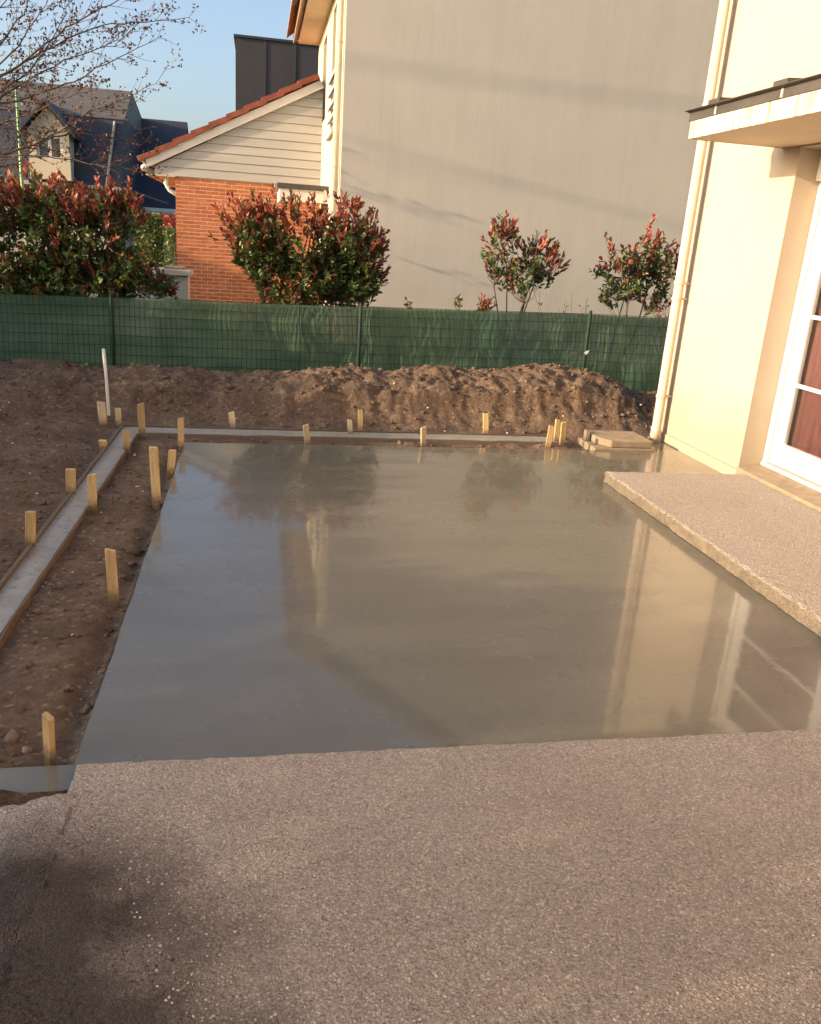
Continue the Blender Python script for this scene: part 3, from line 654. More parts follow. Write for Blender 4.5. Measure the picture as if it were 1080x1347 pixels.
for i, (bp, tp, wp, lab) in enumerate(ST):
    base = gz(*bp, -0.02); top = P(tp[0], tp[1], base.y+rnd.uniform(-0.01, 0.02)); dist = (base-Vector((0, 0, CH))).length
    wd = max(0.036, wp*dist/F*0.92); th = wd*rnd.uniform(0.45, 0.6); H = (top-base).length
    b = MB(); c = 0.004; hw, ht = wd/2, th/2; sl = rnd.uniform(-0.006, 0.006)
    lv = [(-0.22, 0.35), (-0.12, 1.0), (H*0.5, 1.0), (H-0.004, 1.0), (H, 0.94)]
    for z, k in lv:
        for (sx, sy) in ((-hw+c, -ht), (hw-c, -ht), (hw, -ht+c), (hw, ht-c), (hw-c, ht), (-hw+c, ht), (-hw, ht-c), (-hw, -ht+c)):
            b.v.append((sx*k+rnd.uniform(-1, 1)*0.0008, sy*k, z+(sl*sx/hw if z > H*0.9 else 0)))
    for r in range(len(lv)-1):
        for k in range(8): b.f.append((8*r+k, 8*r+(k+1) % 8, 8*r+8+(k+1) % 8, 8*r+8+k))
    b.f.append(tuple(range(7, -1, -1))); b.f.append(tuple(range(8*len(lv)-8, 8*len(lv))))
    pale = i in (3, 4, 13, 14, 15, 17)
    o = b.obj('stake', M['palewood'] if (pale and 'palewood' in M) else (M['oldwood'] if i in (3,) else M['wood']))
    d = (top-base).normalized(); o.location = base
    o.rotation_euler = (d.to_track_quat('Z', 'Y').to_matrix() @ Matrix.Rotation(0, 3, 'Z')).to_euler()
    # keep the wide face towards -y
    zx = d; xx = Vector((0, 1, 0)).cross(zx).normalized(); yy = zx.cross(xx)
    a = rnd.uniform(-0.25, 0.25) + (-0.75 if i == 8 else 0)
    R3 = Matrix((xx, yy, zx)).transposed() @ Matrix.Rotation(a, 3, 'Z'); o.rotation_euler = R3.to_euler()
    tag(o, lab, 'stake', 'wooden stakes round the formwork')

b0 = gz(143, 543, 0.0); b0 = P(143, 543, 7.25); t0 = P(136, 459, 7.2)
b = MB().tube([(b0.x, b0.y, -0.15), b0, (b0+t0)/2+Vector((0.004, 0, 0)), t0], 0.013, 10)
tag(b.obj('marker_rod', M['steel_white'] if 'steel_white' in M else M['white'], None, True), 'thin white rod stuck upright in the soil before the fence', 'rod')

# ------------------------------------------------------------------ fence
fence = thing('fence', 'low green mesh fence with windbreak netting behind the soil heap', 'fence', (0, FY, 0))
def ftop(x): return float(np.interp(x, [-8, -2.7, -1.56, 1.17, 3.95, 4.9, 9], [0.72, 0.775, 0.803, 0.832, 0.895, 0.893, 0.90]))
def fdef(x, z): return 0.06*fbm(x*0.9, z*1.5, 3, 71)+0.045*fbm(x*3.6, z*1.4, 3, 77)
def fwx(x, z): return 0.07*fbm(x*0.8+4, z*2.6, 3, 81)*sst(0.0, 1.4, x)+0.008*fbm(x*7, z*3, 2, 83)
xs = np.arange(-8, 9.01, 0.04); zs = np.linspace(0, 1, 26); v = []
X, T = np.meshgrid(xs, zs); tops = np.array([ftop(q) for q in xs]); Zg = -0.2+(tops[None, :]+0.2-0.01)*T
Zg[-1] += 0.008*fbm(xs*3, xs*0, 3, 91)
Yg = FY+0.02+fdef(X, Zg)*np.sin(np.pi*T)**0.5
v = np.stack([X.ravel(), Yg.ravel(), Zg.ravel()], 1); nx = len(xs)
i = (np.arange(len(zs)-1)[:, None]*nx+np.arange(nx-1)[None, :]).ravel()
keep(mobj('netting', v, np.stack([i, i+1, i+nx+1, i+nx], 1), M['net'], None, True), fence)
# welded wires, three-sided prisms
def wires():
    V = []; Fq = []
    def add(pts, r):
        b = len(V)
        for (x, y, z), (ax, az) in pts:
            V.append((x-ax*r, y-r, z-az*r)); V.append((x+ax*r, y-r, z+az*r)); V.append((x, y+r, z))
        for j in range(len(pts)-1):
            for k in range(3): Fq.append((b+3*j+k, b+3*j+(k+1) % 3, b+3*j+3+(k+1) % 3, b+3*j+3+k))
    for x in np.arange(-6, 7, 0.055):
        tp = ftop(x); zz = np.linspace(-0.15, tp, 12)
        wx = fwx(np.full(12, x), zz); yy = FY-0.004+fdef(np.full(12, x), zz)*np.sin(np.pi*np.linspace(0, 1, 12))**0.5
        add([((x+wx[j], yy[j], zz[j]), (1, 0)) for j in range(12)], 0.0028)
    for t in np.linspace(0.02, 1, 10):
        xx = np.arange(-6, 7.01, 0.1); z = np.array([-0.15+(ftop(q)+0.15)*t for q in xx])+0.006*fbm(xx*2, xx*0+t*9, 2, 95)
        yy = FY-0.006+fdef(xx, z)*np.sin(np.pi*t)**0.5
        add([((xx[j], yy[j], z[j]), (0, 1)) for j in range(len(xx))], 0.0028)
    return np.array(V), np.array(Fq)
v, f = wires(); tag(keep(mobj('wire_mesh', v, f, M['wire']), fence), kind='stuff')
for x in (-7.0, -4.29, -1.565, 1.17, 3.955, 6.7):
    tp = ftop(x)+0.03
    keep(MB().tube([(x, FY-0.035, -0.3), (x, FY-0.035, tp), (x, FY-0.035, tp+0.012)], [0.02, 0.02, 0.012], 12).obj('post', M['greenmetal'], None, True), fence)
x = 0.47; keep(MB().tube([(x, FY-0.03, -0.1), (x+0.01, FY-0.035, 0.4), (x-0.005, FY-0.03, ftop(x))], 0.008, 6).obj('tie_rod', M['greenmetal']), fence)
c = P(771, 464, FY-0.06)
MBs = MB().poly([c+Vector((-0.03, 0, 0.0)), c+Vector((0.0, -0.012, -0.025)), c+Vector((0.045, 0.0, -0.012)), c+Vector((0.038, -0.01, 0.03)), c+Vector((0.0, 0.0, 0.022))])
o = MBs.obj('paper_scrap', M['pebble']); o.modifiers.new('solid', 'SOLIDIFY').thickness = 0.002
tag(o, 'small pale scrap caught on the green fence beside a post', 'scrap')

# ------------------------------------------------------------------ neighbour's tall house
XH = P(449, 200, GY).x
nh = thing('neighbour_house', 'tall neighbouring house with blank weathered grey-beige gable wall', 'house', (XH, GY, 0))
NB = 18.9                                 # far end of the house
EZ = P(418, 55, NB-0.1).z                 # eave height
XR = XH+9.6; RZ = EZ+(XR-XH)/2*0.78
keep(MB().poly([(XH, GY, -0.2), (XR, GY, -0.2), (XR, GY, EZ), ((XH+XR)/2, GY, RZ), (XH, GY, EZ)]).obj('gable_wall', M['gable']), nh).modifiers.new('solid', 'SOLIDIFY').thickness = 0.2
nh.children[0].modifiers[0].offset = -1
# left wall with two window openings
WN = [(13.75, 15.35, 3.20, 5.05), (16.6, 17.5, 3.6, 5.0)]
b = MB(); cuts = [GY+0.205, WN[0][0], WN[0][1], WN[1][0], WN[1][1], NB]
for a, c, win in ((cuts[0], cuts[1], None), (cuts[1], cuts[2], WN[0]), (cuts[2], cuts[3], None), (cuts[3], cuts[4], WN[1]), (cuts[4], cuts[5], None)):
    if win is None: b.box(XH, XH+0.25, a, c, -0.2, EZ)
    else: b.box(XH, XH+0.25, a, c, -0.2, win[2]); b.box(XH, XH+0.25, a, c, win[3], EZ)
keep(b.obj('side_wall', M['ncream']), nh)
keep(MB().box(XH+0.25, XR, NB-0.2, NB, -0.2, EZ).obj('rear_wall', M['ncream']), nh)
for (a, c, z0, z1) in WN:
    wn = keep(MB().box(XH+0.16, XH+0.2, a+0.07, c-0.07, z0+0.07, z1-0.07).obj('window', M['dark']), nh)
    sub(MB().box(XH+0.13, XH+0.155, a, a+0.07, z0, z1).box(XH+0.13, XH+0.155, c-0.07, c, z0, z1).box(XH+0.13, XH+0.155, a+0.07, c-0.07, z1-0.07, z1).box(XH+0.13, XH+0.155, a+0.07, c-0.07, z0, z0+0.07).obj('frame', M['white']), wn)
    if c-a > 1.2: sub(bend(MB().box(XH-0.07, XH+0.12, a-0.05, c+0.05, z0-0.09, z0-0.002).obj('sill', M['greywall']), 0.005), wn)
    if c-a > 1.2:
        for q in range(4):
            z = z0+0.16+q*0.2
            sub(MB().box(XH-0.055, XH-0.015, a-0.02, c+0.02, z, z+0.06).obj('rail', M['greywall']), wn)
# soffit and eaves
OV = XH-P(393, 56, NB-0.1).x
keep(MB().box(XH-OV, XH, GY-0.02, NB+0.1, EZ-0.03, EZ-0.002).obj('soffit', M['soffit']), nh)
b = MB(); sl = (RZ-EZ)/((XR-XH)/2)
def roofpoly(y0, y1, side):
    xm = (XH+XR)/2; xe = XH-OV-0.1 if side < 0 else XR+OV+0.1; ze = EZ-0.02
    zm = ze+sl*abs(xm-xe); q = [(xe, ze), (xm, zm), (xm, zm+0.16), (xe, ze+0.14)]
    return q if side < 0 else [q[1], q[0], q[3], q[2]]
for sgn in (-1, 1):
    keep(MB().prism_y(roofpoly(0, 0, sgn), GY-0.03, NB+0.25).obj('roof', M['brntile']), nh)
# eave tiles along the gutterless edge
k = 0; y = GY+0.1
tb = MB()
for s_ in range(7):
    q = math.pi*s_/6; tb.v.append((-0.0, 0.12*math.cos(q), 0.06*math.sin(q))); tb.v.append((0.34, 0.12*math.cos(q), 0.06*math.sin(q)+0.26))
for s_ in range(6): tb.f.append((2*s_, 2*s_+1, 2*s_+3, 2*s_+2))
tb.f.append(tuple(2*s_ for s_ in range(7))); tb.f.append(tuple(2*s_+1 for s_ in range(6, -1, -1)))
tme = None
while y < NB+0.2:
    if tme is None: o = tb.obj('eave_tile', M['brntile']); tme = o.data
    else: o = bpy.data.objects.new('eave_tile', tme); COL.objects.link(o)
    o.location = (XH-OV-0.235, y, EZ+0.075); o.rotation_euler = (0, 0, rnd.uniform(-0.02, 0.02)); keep(o, nh); y += 0.245
px_ = XH-0.07
ndp = keep(MB().tube([(px_, GY+0.16, -0.2), (px_, GY+0.16, EZ-0.04)], 0.05, 14).obj('downpipe', M['ncream'], None, True), nh)
for z in (2.55, 4.2): o = MB().tube([(px_, GY+0.16, z), (px_, GY+0.16, z+0.03)], 0.056, 14).obj('pipe_collar', M['soffit']); o.parent = ndp
# porch canopy on the side wall
yp = 15.2; a = P(368, 241, yp); c = P(371, 262, yp)
pcn = keep(MB().box(a.x+0.02, XH-0.002, yp+0.02, 16.9, c.z+0.02, a.z-0.06).obj('porch_canopy', M['soffit']), nh)
sub(MB().box(a.x, XH-0.002, yp, yp+0.018, c.z-0.02, a.z-0.075).box(a.x, a.x+0.018, yp+0.02, 16.9, c.z-0.02, a.z-0.075).obj('fascia', M['white']), pcn)
sub(MB().box(a.x-0.04, XH-0.002, yp-0.03, 16.92, a.z-0.073, a.z+0.01).obj('roof_edge', M['zinc']), pcn)
# low brick-coloured plinth strip at the foot of the gable
keep(MB().box(XH+0.3, XH+2.2, GY-0.25, GY-0.003, -0.2, P(560, 407, GY-0.1).z).obj('plinth', M['oldwood']), nh)

# ------------------------------------------------------------------ brick annex
xa0 = P(232, 300, AY).x; xa1 = XH-0.002; zsid = P(300, 240, AY).z; zl = P(232, 234, AY).z; zr = P(418, 244, AY).z
an = thing('brick_annex', 'orange brick annex with pale boarded gable and red tiled verge', 'annex', (xa0, AY, 0))
ztop = (zl+zr)/2
keep(MB().box(xa0+0.006, xa1, AY+0.005, AY+0.3, -0.2, ztop).obj('wall', M['mortar']), an)
keep(MB().box(xa0+0.004, xa0+0.3, AY+0.3, AY+5, -0.2, ztop).obj('side_wall', M['brick']), an)
BL, BH = 0.232, 0.0695
bm0 = {}
def brick_mesh(L):
    k = round(L, 3)
    if k not in bm0: bm0[k] = MB().box(0, L-0.012, 0, 0.05, 0, BH-0.012, 0.003).obj('brick', M['brick'], None)
    return k
rest = MB(); z = ztop-BH-0.004; row = 0; nb = 0; first = {}
while z > -0.1:
    off = BL/2 if row % 2 else 0; x = xa0-off
    while x < xa1-0.02:
        x0 = max(x, xa0); x1 = min(x+BL, xa1+0.011); L = x1-x0
        if L > 0.05:
            u, v_ = pix((x0+L/2, AY, z+BH/2))
            vis = v_ < 402 and (u < 312 or v_ < 285) and u < 420
            dy = rnd.uniform(-0.002, 0.002)
            if vis and nb < 300:
                k = round(L, 3)
                if k not in first:
                    o = MB().box(0, L-0.012, 0, 0.05, 0, BH-0.012, 0.003).obj('brick', M['brick']); first[k] = o.data
                else:
                    o = bpy.data.objects.new('brick', first[k]); COL.objects.link(o)
                o.location = (x0, AY+dy, z); keep(o, an); nb += 1
            else: rest.box(x0, x1-0.012, AY+dy, AY+0.05, z, z+BH-0.012)
        x += BL
    z -= BH; row += 1
tag(keep(rest.obj('bricks', M['brick']), an), kind='stuff')
# boarded gable: boards cut to the slope of the verge
pL = P(200, 220, AY); pR = P(418, 118, AY)
def zrake(x): return pL.z+(pR.z-pL.z)*(x-pL.x)/(pR.x-pL.x)
zb = ztop+0.002; k = 0; NBd = 11; step = (pR.z-ztop)/NBd*1.0
xl = pL.x+0.02
while zb < zrake(xa1)-0.03:
    z1 = zb+step; xs0 = max(xl, pL.x+(zb-pL.z)/(pR.z-pL.z)*(pR.x-pL.x)); xs1 = max(xl, pL.x+(z1-pL.z)/(pR.z-pL.z)*(pR.x-pL.x))
    z1c = z1-0.006
    yb, yt = AY-0.024, AY-0.012
    if xs1 >= xa1-0.01:
        zz = zrake(xa1); q = [(xs0, zb), (xa1, zb), (xa1, min(zz, z1c))]
    else: q = [(xs0, zb), (xa1, zb), (xa1, z1c), (xs1, z1c)]
    b = MB(); n_ = len(q)
    b.v += [(x, yb if z < zb+0.01 else yt, z) for x, z in q]+[(x, AY+0.01, z) for x, z in q]
    b.f.append(tuple(range(n_))); b.f.append(tuple(range(2*n_-1, n_-1, -1)))
    for i in range(n_): j = (i+1) % n_; b.f.append((i, n_+i, n_+j, j))
    keep(b.obj('siding_board', M['siding']), an); zb = z1
keep(MB().prism_y([(xl, ztop+0.001), (xa1, ztop+0.001), (xa1, zrake(xa1)-0.02)], AY+0.012, AY+0.2).obj('gable_backing', M['oldwood']), an)
# verge board, roof and verge tiles
d = Vector((pR.x-pL.x, 0, pR.z-pL.z)).normalized(); up = Vector((-d.z, 0, d.x))
e0 = Vector((pL.x-0.10, 0, pL.z))-d*0.02; e1 = Vector((xa1, 0, zrake(xa1)))
q = [e0-up*0.02, e1-up*0.02, e1+up*0.12, e0+up*0.12]
keep(MB().prism_y([(p.x, p.z) for p in q], AY-0.075, AY-0.045).obj('verge_board', M['white']), an)
q = [e0+up*0.122, e1+up*0.122, e1+up*0.19, e0+up*0.19]
roof = keep(MB().prism_y([(p.x, p.z) for p in q], AY-0.02, AY+5.2).obj('roof', M['tile']), an)
Lr = (e1-e0).length; nt = 10; tl = Lr/nt; tmesh = None; ang = math.atan2(d.z, d.x)
for i in range(nt):
    p0 = e0+d*(tl*i-0.05)+up*0.125
    if tmesh is None:
        o = MB().prism_y([(0, 0.0), (tl+0.05, -0.03), (tl+0.05, 0.06), (0, 0.095)], -0.11, 0.16).obj('verge_tile', M['tile']); tmesh = o.data; bend(o, 0.012)
    else: o = bpy.data.objects.new('verge_tile', tmesh); COL.objects.link(o)
    o.location = (p0.x, AY, p0.z); o.rotation_euler = (0, -ang, 0); o.parent = roof; o.matrix_parent_inverse = (Matrix.Translation(Vector(an.location))).inverted() if False else Matrix.Identity(4)
# eaves soffit and gutter elbow
keep(MB().box(e0.x, xa0+0.004, AY-0.04, AY+5, ztop-0.02, ztop+0.0).obj('eave_soffit', M['soffit']), an)
g = keep(MB().tube([(e0.x-0.02, AY-0.06, pL.z-0.02), (e0.x-0.02, AY+5, pL.z-0.02)], 0.06, 12).obj('gutter', M['white'], None, True), an)
a1, a2, a3, a4 = P(219, 232, AY+.05), P(218, 241, AY+.05), P(223, 250, AY+.05), P(231, 255, AY+.05)
o = MB().tube([a1, a2, a3, a4, (xa0+0.03, AY+0.09, a4.z-0.03)], 0.04, 10).obj('gutter_elbow', M['white'], None, True); o.parent = g

# ------------------------------------------------------------------ anthracite clad block behind
by = 25.0; A = P(309, 45, by); B = P(418, 59, by)
dk = thing('clad_block', 'dark anthracite panelled block rising behind the annex roof', 'building', (A.x, by, 0))
pw = (P(349, 50, by).x-A.x)
keep(MB().box(A.x+0.03, A.x+pw*6-0.03, by+0.05, by+4, -0.2, A.z-0.03).obj('core', M['panel']), dk)
for i in range(6):
    keep(MB().box(A.x+i*pw+0.015, A.x+(i+1)*pw-0.015, by, by+0.045, -0.2, A.z-0.06).obj('panel', M['panel']), dk)
    if i: keep(MB().box(A.x+i*pw-0.03, A.x+i*pw+0.03, by-0.02, by-0.001, -0.2, A.z-0.06).obj('seam', M['panel']), dk)
keep(MB().box(A.x-0.03, A.x+pw*6+0.03, by-0.05, by+4.05, A.z-0.058, A.z).obj('coping', M['blueslate']), dk)

# ------------------------------------------------------------------ slate houses in the distance
hy = 33.0
h1 = thing('slate_house', 'far house with grey slate mansard roof and cream dormer', 'house', (P(60, 240, hy).x, hy, 0))
def QP(*uvy): return [P(*q) for q in uvy]
rt = QP((152, 108, hy+2.0), (-120, 90, hy+2.0)); rm = QP((158, 156, hy+0.6), (-120, 150, hy+0.6)); rb = QP((140, 245, hy), (-120, 238, hy))
zt = rt[0].z; zm = rm[0].z; zb_ = rb[0].z
xr = P(155, 130, hy).x; xl_ = P(-260, 130, hy).x
keep(MB().box(xl_+0.2, xr-0.2, hy+0.25, hy+9, -0.2, zb_).obj('wall', M['greywall']), h1)
b = MB(); b.prism_y([(0, 0)]*3, 0, 0) if False else None
# lower steep slope, upper slope
b.poly([(xl_, hy, zb_), (xr, hy, zb_), (xr+0.1, hy+0.7, zm), (xl_, hy+0.7, zm)]); b.poly([(xr, hy, zb_), (xr, hy+9, zb_), (xr+0.1, hy+8.3, zm), (xr+0.1, hy+0.7, zm)])
low = keep(b.obj('lower_roof', M['blueslate']), h1)
b = MB(); b.poly([(xl_, hy+0.66, zm-0.03), (xr+0.1, hy+0.66, zm-0.03), (xr-0.05, hy+4.0, zt), (xl_, hy+4.0, zt)]); b.poly([(xl_, hy+4.0, zt), (xr-0.05, hy+4.0, zt), (xr+0.1, hy+8.4, zm-0.03), (xl_, hy+8.4, zm-0.03)]); b.poly([(xr+0.08, hy+0.66, zm-0.03), (xr+0.08, hy+8.4, zm-0.03), (xr-0.07, hy+4.0, zt)])
keep(b.obj('upper_roof', M['slate']), h1)
keep(MB().box(xl_-0.1, xr+0.15, hy-0.12, hy+0.25, zb_-0.12, zb_-0.003).obj('eaves_ledge', M['greywall']), h1)
p1, p2 = P(152, 160, hy-0.05), P(141, 248, hy-0.05)
keep(MB().tube([P(151, 160, hy+0.6), P(140, 246, hy-0.03)], 0.05, 6).obj('corner_flashing', M['greywall']), h1)
# dormer
dl, dr = P(38, 205, hy-0.4).x, P(92, 205, hy-0.4).x; dz0 = P(65, 236, hy-0.4).z; dz1 = P(65, 172, hy-0.4).z; dzp = P(57, 135, hy-0.4).z; dm = (dl+dr)/2
wl, wr, wz0, wz1 = P(48, 195, hy-.4).x, P(82, 195, hy-.4).x, P(65, 209, hy-.4).z, P(65, 178, hy-.4).z
yd = hy-0.4
b = MB(); b.box(dl, wl, yd, yd+0.15, dz0, dz1); b.box(wr, dr, yd, yd+0.15, dz0, dz1); b.box(wl, wr, yd, yd+0.15, dz0, wz0); b.box(wl, wr, yd, yd+0.15, wz1, dz1)
b.prism_y([(dl, dz1), (dr, dz1), (dm, dzp-0.1)], yd, yd+0.15); b.box(dl, dl+0.12, yd+0.15, yd+3, dz0, dz1); b.box(dr-0.12, dr, yd+0.15, yd+3, dz0, dz1)
dorm = keep(b.obj('dormer', M['beige']), h1)
wn_ = MB(); mid = (wl+wr)/2
for (q0, q1) in ((wl+0.08, mid-0.05), (mid+0.05, wr-0.08)): sub(MB().box(q0, q1, yd+0.09, yd+0.11, wz0+0.08, wz1-0.08).obj('pane', M['glass']), dorm)
wn_.box(wl, wl+0.08, yd+0.06, yd+0.13, wz0, wz1).box(wr-0.08, wr, yd+0.06, yd+0.13, wz0, wz1).box(mid-0.05, mid+0.05, yd+0.06, yd+0.13, wz0, wz1).box(wl, wr, yd+0.065, yd+0.125, wz0, wz0+0.08).box(wl, wr, yd+0.065, yd+0.125, wz1-0.08, wz1)
sub(wn_.obj('window_frame', M['white']), dorm); sub(MB().box(wl, wr, yd+0.3, yd+0.32, wz0, wz1).obj('blind', M['greywall']), dorm)
for s_ in (-1, 1):
    ex = dl-0.25 if s_ < 0 else dr+0.25; ez = dz1-0.2
    q = [(ex, ez), (dm, dzp), (dm, dzp+0.12), (ex, ez+0.12)]; q = q if s_ < 0 else [q[1], q[0], q[3], q[2]]
    sub(MB().prism_y(q, yd-0.3, yd+4).obj('dormer_roof', M['blueslate']), dorm)
# second, lower roof
h2y = 36.0
a, c = P(149, 153, h2y+3), P(246, 160, h2y+3); g0, g1 = P(140, 274, h2y), P(232, 279, h2y)
h2 = thing('blue_slate_house', 'far house with plain steep blue-black slate roof', 'house', (a.x, h2y, 0))
xl2, xr2 = a.x-4, c.x; zt2 = c.z; zb2 = g1.z
keep(MB().poly([(xl2, h2y, zb2), (xr2+0.15, h2y, zb2), (xr2, h2y+3.2, zt2), (xl2, h2y+3.2, zt2)]).poly([(xl2, h2y+3.2, zt2), (xr2, h2y+3.2, zt2), (xr2+0.15, h2y+6.4, zb2), (xl2, h2y+6.4, zb2)]).obj('roof', M['blueslate']), h2)
keep(MB().box(xl2+0.1, xr2-0.1, h2y+0.2, h2y+6.2, -0.2, zb2).obj('wall', M['greywall']), h2)
keep(MB().poly([(xr2-0.08, h2y+0.3, zb2), (xr2-0.08, h2y+6.1, zb2), (xr2-0.08, h2y+3.2, zt2-0.1)]).obj('gable', M['beige']), h2)
keep(MB().tube([(xl2, h2y-0.1, zb2-0.02), (xr2+0.2, h2y-0.1, zb2-0.02)], 0.12, 8).obj('gutter', M['white']), h2)
gp = P(21, 118, 20.0); gb = P(28, 225, 20.0)
tag(MB().tube([(gb.x, 20, -0.2), gb, gp], [0.035, 0.035, 0.022], 8).obj('green_pole', M['lightgreen'], None, True), 'slim light green pole rising before the cream dormer', 'pole')

# ------------------------------------------------------------------ low wall and gate pier beyond the fence
pr = thing('gate_pier', 'pale rendered pier with flat coping beside the brick annex', 'pier', (P(232, 380, 14.2).x, 14.2, 0))
x0, x1 = P(214, 375, 14.2).x, P(247, 375, 14.2).x; zc = P(230, 362, 14.2).z
keep(MB().box(x0, x1, 14.2, 14.6, -0.2, zc).obj('pier_body', M['greywall']), pr)
keep(bend(MB().box(x0-0.09, x1+0.06, 14.12, 14.68, zc+0.002, zc+0.09).obj('coping', M['greywall']), 0.01), pr)
keep(bend(MB().box(x0+0.02, x1-0.05, 14.2, 14.6, zc+0.091, zc+0.13).obj('cap', M['conc']), 0.01), pr)
lw = MB().box(P(150, 370, 14.3).x, x0-0.1, 14.3, 14.5, -0.2, P(190, 352, 14.3).z).obj('low_wall', M['white'])
tag(bend(lw, 0.01), 'low white wall showing through the leaves left of the pier', 'wall')

# ------------------------------------------------------------------ foliage
RED = np.array([0.23, 0.050, 0.038]); RED2 = np.array([0.33, 0.105, 0.055]); GRN = np.array([0.050, 0.085, 0.024]); GRN2 = np.array([0.10, 0.14, 0.036]); OLV = np.array([0.16, 0.13, 0.04]); BRZ = np.array([0.17, 0.06, 0.03])
def leaves(pos, axis, ln, wd, colr):
    # pos n*3 base points, axis n*3 unit directions; each leaf six vertices, folded along its length
    n = len(pos); r = rng.normal(0, 1, (n, 3)); side = np.cross(axis, r); side /= np.linalg.norm(side, axis=1, keepdims=True)+1e-9
    nor = np.cross(side, axis); ln = ln[:, None]; wd = wd[:, None]; c = rng.uniform(-0.05, 0.22, (n, 1))*ln
    V = np.stack([pos, pos+axis*ln*0.4+side*wd*0.5+nor*wd*0.12, pos+axis*ln*0.4-side*wd*0.5+nor*wd*0.12, pos+axis*ln*0.78+side*wd*0.34-nor*c*0.4, pos+axis*ln*0.78-side*wd*0.34-nor*c*0.4, pos+axis*ln-nor*c, pos+axis*ln*0.42-nor*wd*0.05], 1)
    T = np.array([(0, 6, 1), (0, 2, 6), (1, 6, 3), (6, 2, 4), (6, 4, 3), (3, 4, 5)])
    f = (T[None]+(np.arange(n)*7)[:, None, None]).reshape(-1, 3)
    cc = np.concatenate([np.repeat(colr, 7, 0), np.ones((n*7, 1))], 1)
    return V.reshape(-1, 3), f, cc
def build_leaves(name, parts, parent):
    V = []; Fs = []; C = []; k = 0
    for v, f, c in parts: V.append(v); Fs.append(f+k); C.append(c); k += len(v)
    return mobj(name, np.concatenate(V), np.concatenate(Fs), M['leaf'], parent, False, np.concatenate(C))

